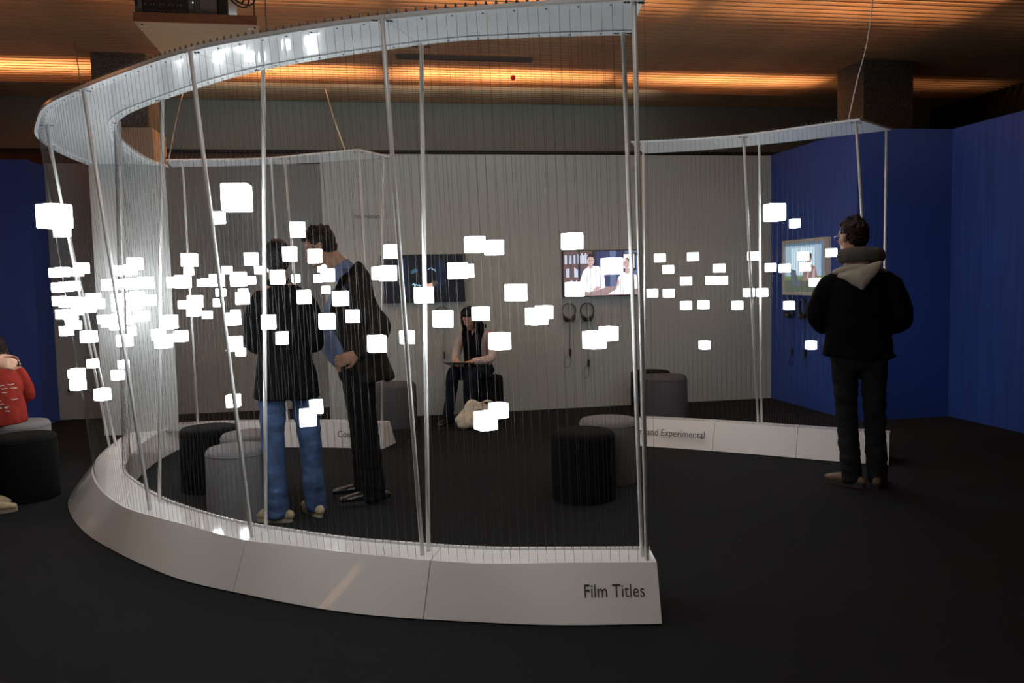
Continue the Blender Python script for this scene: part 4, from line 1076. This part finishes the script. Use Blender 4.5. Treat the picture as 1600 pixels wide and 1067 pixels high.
bm = newbm()
tube(bm, [(0, -.02, .58), (0, -.01, .68), (0, .01, .80), (0, .03, .90), (0, .04, .95)], [(.155, .12), (.142, .108), (.145, .105), (.150, .095), (.09, .07)], (0, 1, 0), 18, 4, .2)
for s in (-1, 1):
    tube(bm, [(s*.13, .02, .905), (s*.185, .05, .80), (s*.205, .10, .67), (s*.15, .23, .64), (s*.10, .32, .645)], [.054, .052, .048, .042, .034], (0, 1, .2), 14, 4, .5)
rmobj('blouse', bm, cl_pink, p4, .008, 2, .006, 12)
bm = newbm()
for s in (-1, 1):
    tube(bm, [(s*.06, -.03, .97), (s*.075, .08, .96), (s*.055, .135, .86), (s*.045, .13, .72), (s*.05, .125, .60)], [(.05, .03), (.055, .03), (.058, .028), (.056, .025), (.05, .02)], (0, 1, .2), 14, 4, .6)
rmobj('scarf', bm, cl_black, p4, .008, 2, .007, 12)
hp_ = empty('headphones'); hp_.parent = p4
bm = newbm(); tube(bm, [hm @ V((.095*math.sin(a), -.005, .035+.105*math.cos(a))) for a in [math.radians(d) for d in range(-100, 101, 10)]], [(.005, .013)]*21, (0, 1, 0), 8, 1, .5)
obj('headband', bm, blackp, hp_, smooth=True)
for s in (-1, 1):
    bm = newbm(); ellip(bm, (s*.094, -.003, .0), (.020, .034, .040), hm); obj('ear_cup', bm, silver if s < 0 else blackp, hp_, smooth=True)
for hp, kn, an, to in L4: shoe(p4, an, to, sh_black, sole_d, s=.88)
tb = empty('tablet', (.93, 8.20, .63), math.radians(150)); tb.rotation_euler = (math.radians(14), 0, math.radians(150))
tag(tb, 'thin black tablet lying across the lap of the seated woman', 'tablet')
bm = newbm(); box(bm, -.15, .15, -.10, .10, -.006, .006); bevel(bm, .004, 2); obj('casing', bm, blackp, tb)
bm = newbm(); box(bm, -.135, .135, -.085, .085, .006, .0068); obj('display', bm, mat('display_dim', (.03, .03, .035), .15), tb)

# cream tote bag on the floor
bg = empty('tote_bag', (1.08, 8.06, 0), math.radians(8)); tag(bg, 'slumped cream cloth bag with a dark print on the floor by the seated woman', 'bag')
bm = newbm()
tube(bm, [(-.05, 0, .02), (-.02, .01, .10), (.0, .02, .19), (.02, .02, .245)], [(.20, .10), (.185, .095), (.14, .07), (.10, .04)], (0, 1, 0), 20, 4, .3)
ellip(bm, (.12, 0, .10), (.09, .07, .09)); ellip(bm, (-.14, -.02, .05), (.08, .07, .05))
rmobj('cloth', bm, cl_cream, bg, .009, 2, .016, 9)
bm = newbm()
tube(bm, [(.02, -.03, .25), (.10, -.06, .27), (.18, -.09, .20), (.16, -.10, .10)], [(.012, .004)]*4, (0, 1, 0), 8, 5, 1); obj('handle', bm, cl_cream, bg, smooth=True)
bm = newbm(); ellip(bm, (-.01, -.083, .155), (.042, .012, .048)); obj('print_patch', bm, mat('bag_print', (.06, .05, .045), .9), bg, smooth=True)

# ---------------- child in red on the left stool, seen from behind
p5 = empty('person', (-2.76, 6.86, 0), math.radians(28))
tag(p5, 'seated child with long dark hair and a red patterned sweatshirt at the left edge', 'person')
hm = head_mx((0, .16, 1.0), .0, .5, .86)
bm = newbm(); head(bm, hm)
tube(bm, [(0, .03, .86), (0, .08, .92), (0, .12, .97)], [.045, .042, .042], (0, 1, 0))
tube(bm, [(0, -.02, .50), (0, -.02, .60), (0, .0, .72), (0, .03, .84), (0, .05, .88)], [(.135, .10), (.12, .09), (.125, .09), (.13, .08), (.08, .06)], (0, 1, 0))
L5 = [((-.08, .05, .52), (-.09, .40, .52), (-.08, .40, .085), (-.08, .54, .03)), ((.08, .05, .52), (.09, .40, .52), (.10, .42, .085), (.12, .56, .03))]
for hp, kn, an, to in L5: leg(bm, V(hp), kn, an, to, (.070, .050, .036))
for s in (-1, 1):
    arm(bm, (s*.13, .02, .84), (s*.18, .10, .62), (s*.07, .28, .62), (.042, .034, .024)); hand(bm, (s*.07, .28, .62), (-s*.3, .9, 0), (0, 0, -1), 1, .3, .8)
rmobj('body', bm, skin, p5, .007, 2); hair(p5, hm, hair_d, 'long', .006)
bm = newbm()
tube(bm, [(0, -.03, .465), (0, -.035, .56), (0, -.02, .68), (0, .01, .80), (0, .04, .88)], [(.175, .135), (.165, .13), (.150, .115), (.145, .10), (.08, .065)], (0, 1, 0), 18, 4, .3)
for s in (-1, 1):
    tube(bm, [(s*.12, .01, .84), (s*.17, .04, .74), (s*.19, .10, .63), (s*.13, .20, .61), (s*.08, .27, .62)], [.056, .056, .052, .046, .036], (0, 1, .2), 14, 4, .5)
sw = rmobj('sweatshirt', bm, cl_red, p5, .008, 2, .008, 12)
bm = newbm(); rs_ = random.Random(12)
for k in range(9):
    z = .56+k*.028; n_ = rs_.randint(2, 4)
    for j in range(n_):
        a = math.radians(rs_.uniform(215, 300)); r1, r2 = .172, .136
        pts = [(r1*math.cos(a+q*.05), -.03+r2*math.sin(a+q*.05)-(.004 if z < .7 else -.012), z+rs_.uniform(-.004, .004)) for q in range(rs_.randint(3, 6))]
        tube(bm, pts, [.004]*len(pts), (0, 0, 1), 6, 2, 1)
o = obj('printed_pattern', bm, mat('print_pale', (.5, .42, .40), .8), sw, smooth=True); o['kind'] = 'stuff'
bm = newbm()
tube(bm, [(0, -.03, .49), (0, .0, .53)], [(.15, .12), (.14, .11)], (0, 1, 0), 14, 1, .5)
for hp, kn, an, to in L5:
    hp, kn, an = V(hp), V(kn), V(an); tube(bm, [hp, hp.lerp(kn, .5), kn, kn.lerp(an, .4), an], [.080, .074, .062, .056, .048], (.3, 0, 1), 12, 4, .5)
rmobj('trousers', bm, cl_navy, p5, .010, 2, .005, 10)
for hp, kn, an, to in L5: shoe(p5, an, to, sh_black, sole_d, s=.8, laces=False)

# ---------------- person cut by the left edge
p6 = empty('person', (-2.63, 5.92, 0), math.radians(-75))
tag(p6, 'person in navy jacket and jeans cut off by the left picture edge', 'person')
hm = head_mx((0, .08, 1.56), .3, .3, .93)
L6 = [((-.09, 0, .86), (-.09, .04, .46), (-.10, .07, .085), (-.10, .27, .03)), ((.09, .02, .86), (.10, .06, .46), (.10, .10, .085), (.10, .29, .03))]
bm = newbm(); head(bm, hm)
tube(bm, [(0, -.01, 1.35), (0, .02, 1.44), (0, .06, 1.51)], [.055, .05, .05], (0, 1, 0))
tube(bm, [(0, 0, .84), (0, 0, .98), (0, .0, 1.15), (0, 0, 1.30), (0, 0, 1.36)], [(.15, .10), (.14, .095), (.15, .10), (.155, .09), (.09, .06)], (0, 1, 0))
for hp, kn, an, to in L6: leg(bm, hp, kn, an, to)
for s in (-1, 1):
    wr = (s*.15, .215, 1.00)
    arm(bm, (s*.15, 0, 1.30), (s*.21, .0, 1.04), wr); hand(bm, wr, (-s*.15, 1, -.15), (-s, 0, -.3), 1, .35)
rmobj('body', bm, skin, p6, .0065, 2); eyes(p6, hm); hair(p6, hm, hair_d, 'short', .005)
trousers(p6, (0, .0, .87), [l[:3] for l in L6], cl_jeans, (.092, .074, .068), .007)
bm = newbm()
tube(bm, [(0, 0, .84), (0, 0, 1.0), (0, 0, 1.15), (0, 0, 1.27), (0, 0, 1.36)], [(.175, .125), (.165, .12), (.17, .12), (.175, .11), (.10, .08)], (0, 1, 0), 20, 4, .2)
for s in (-1, 1):
    tube(bm, [(s*.14, 0, 1.30), (s*.19, 0, 1.22), (s*.215, .0, 1.05), (s*.19, .10, 1.0), (s*.16, .19, 1.0)], [.062, .062, .056, .052, .042], (0, 1, .2), 14, 4, .5)
rmobj('jacket', bm, cl_navy, p6, .009, 2, .007, 8)
for hp, kn, an, to in L6: shoe(p6, an, to, sh_tan, sole_l, s=.95)
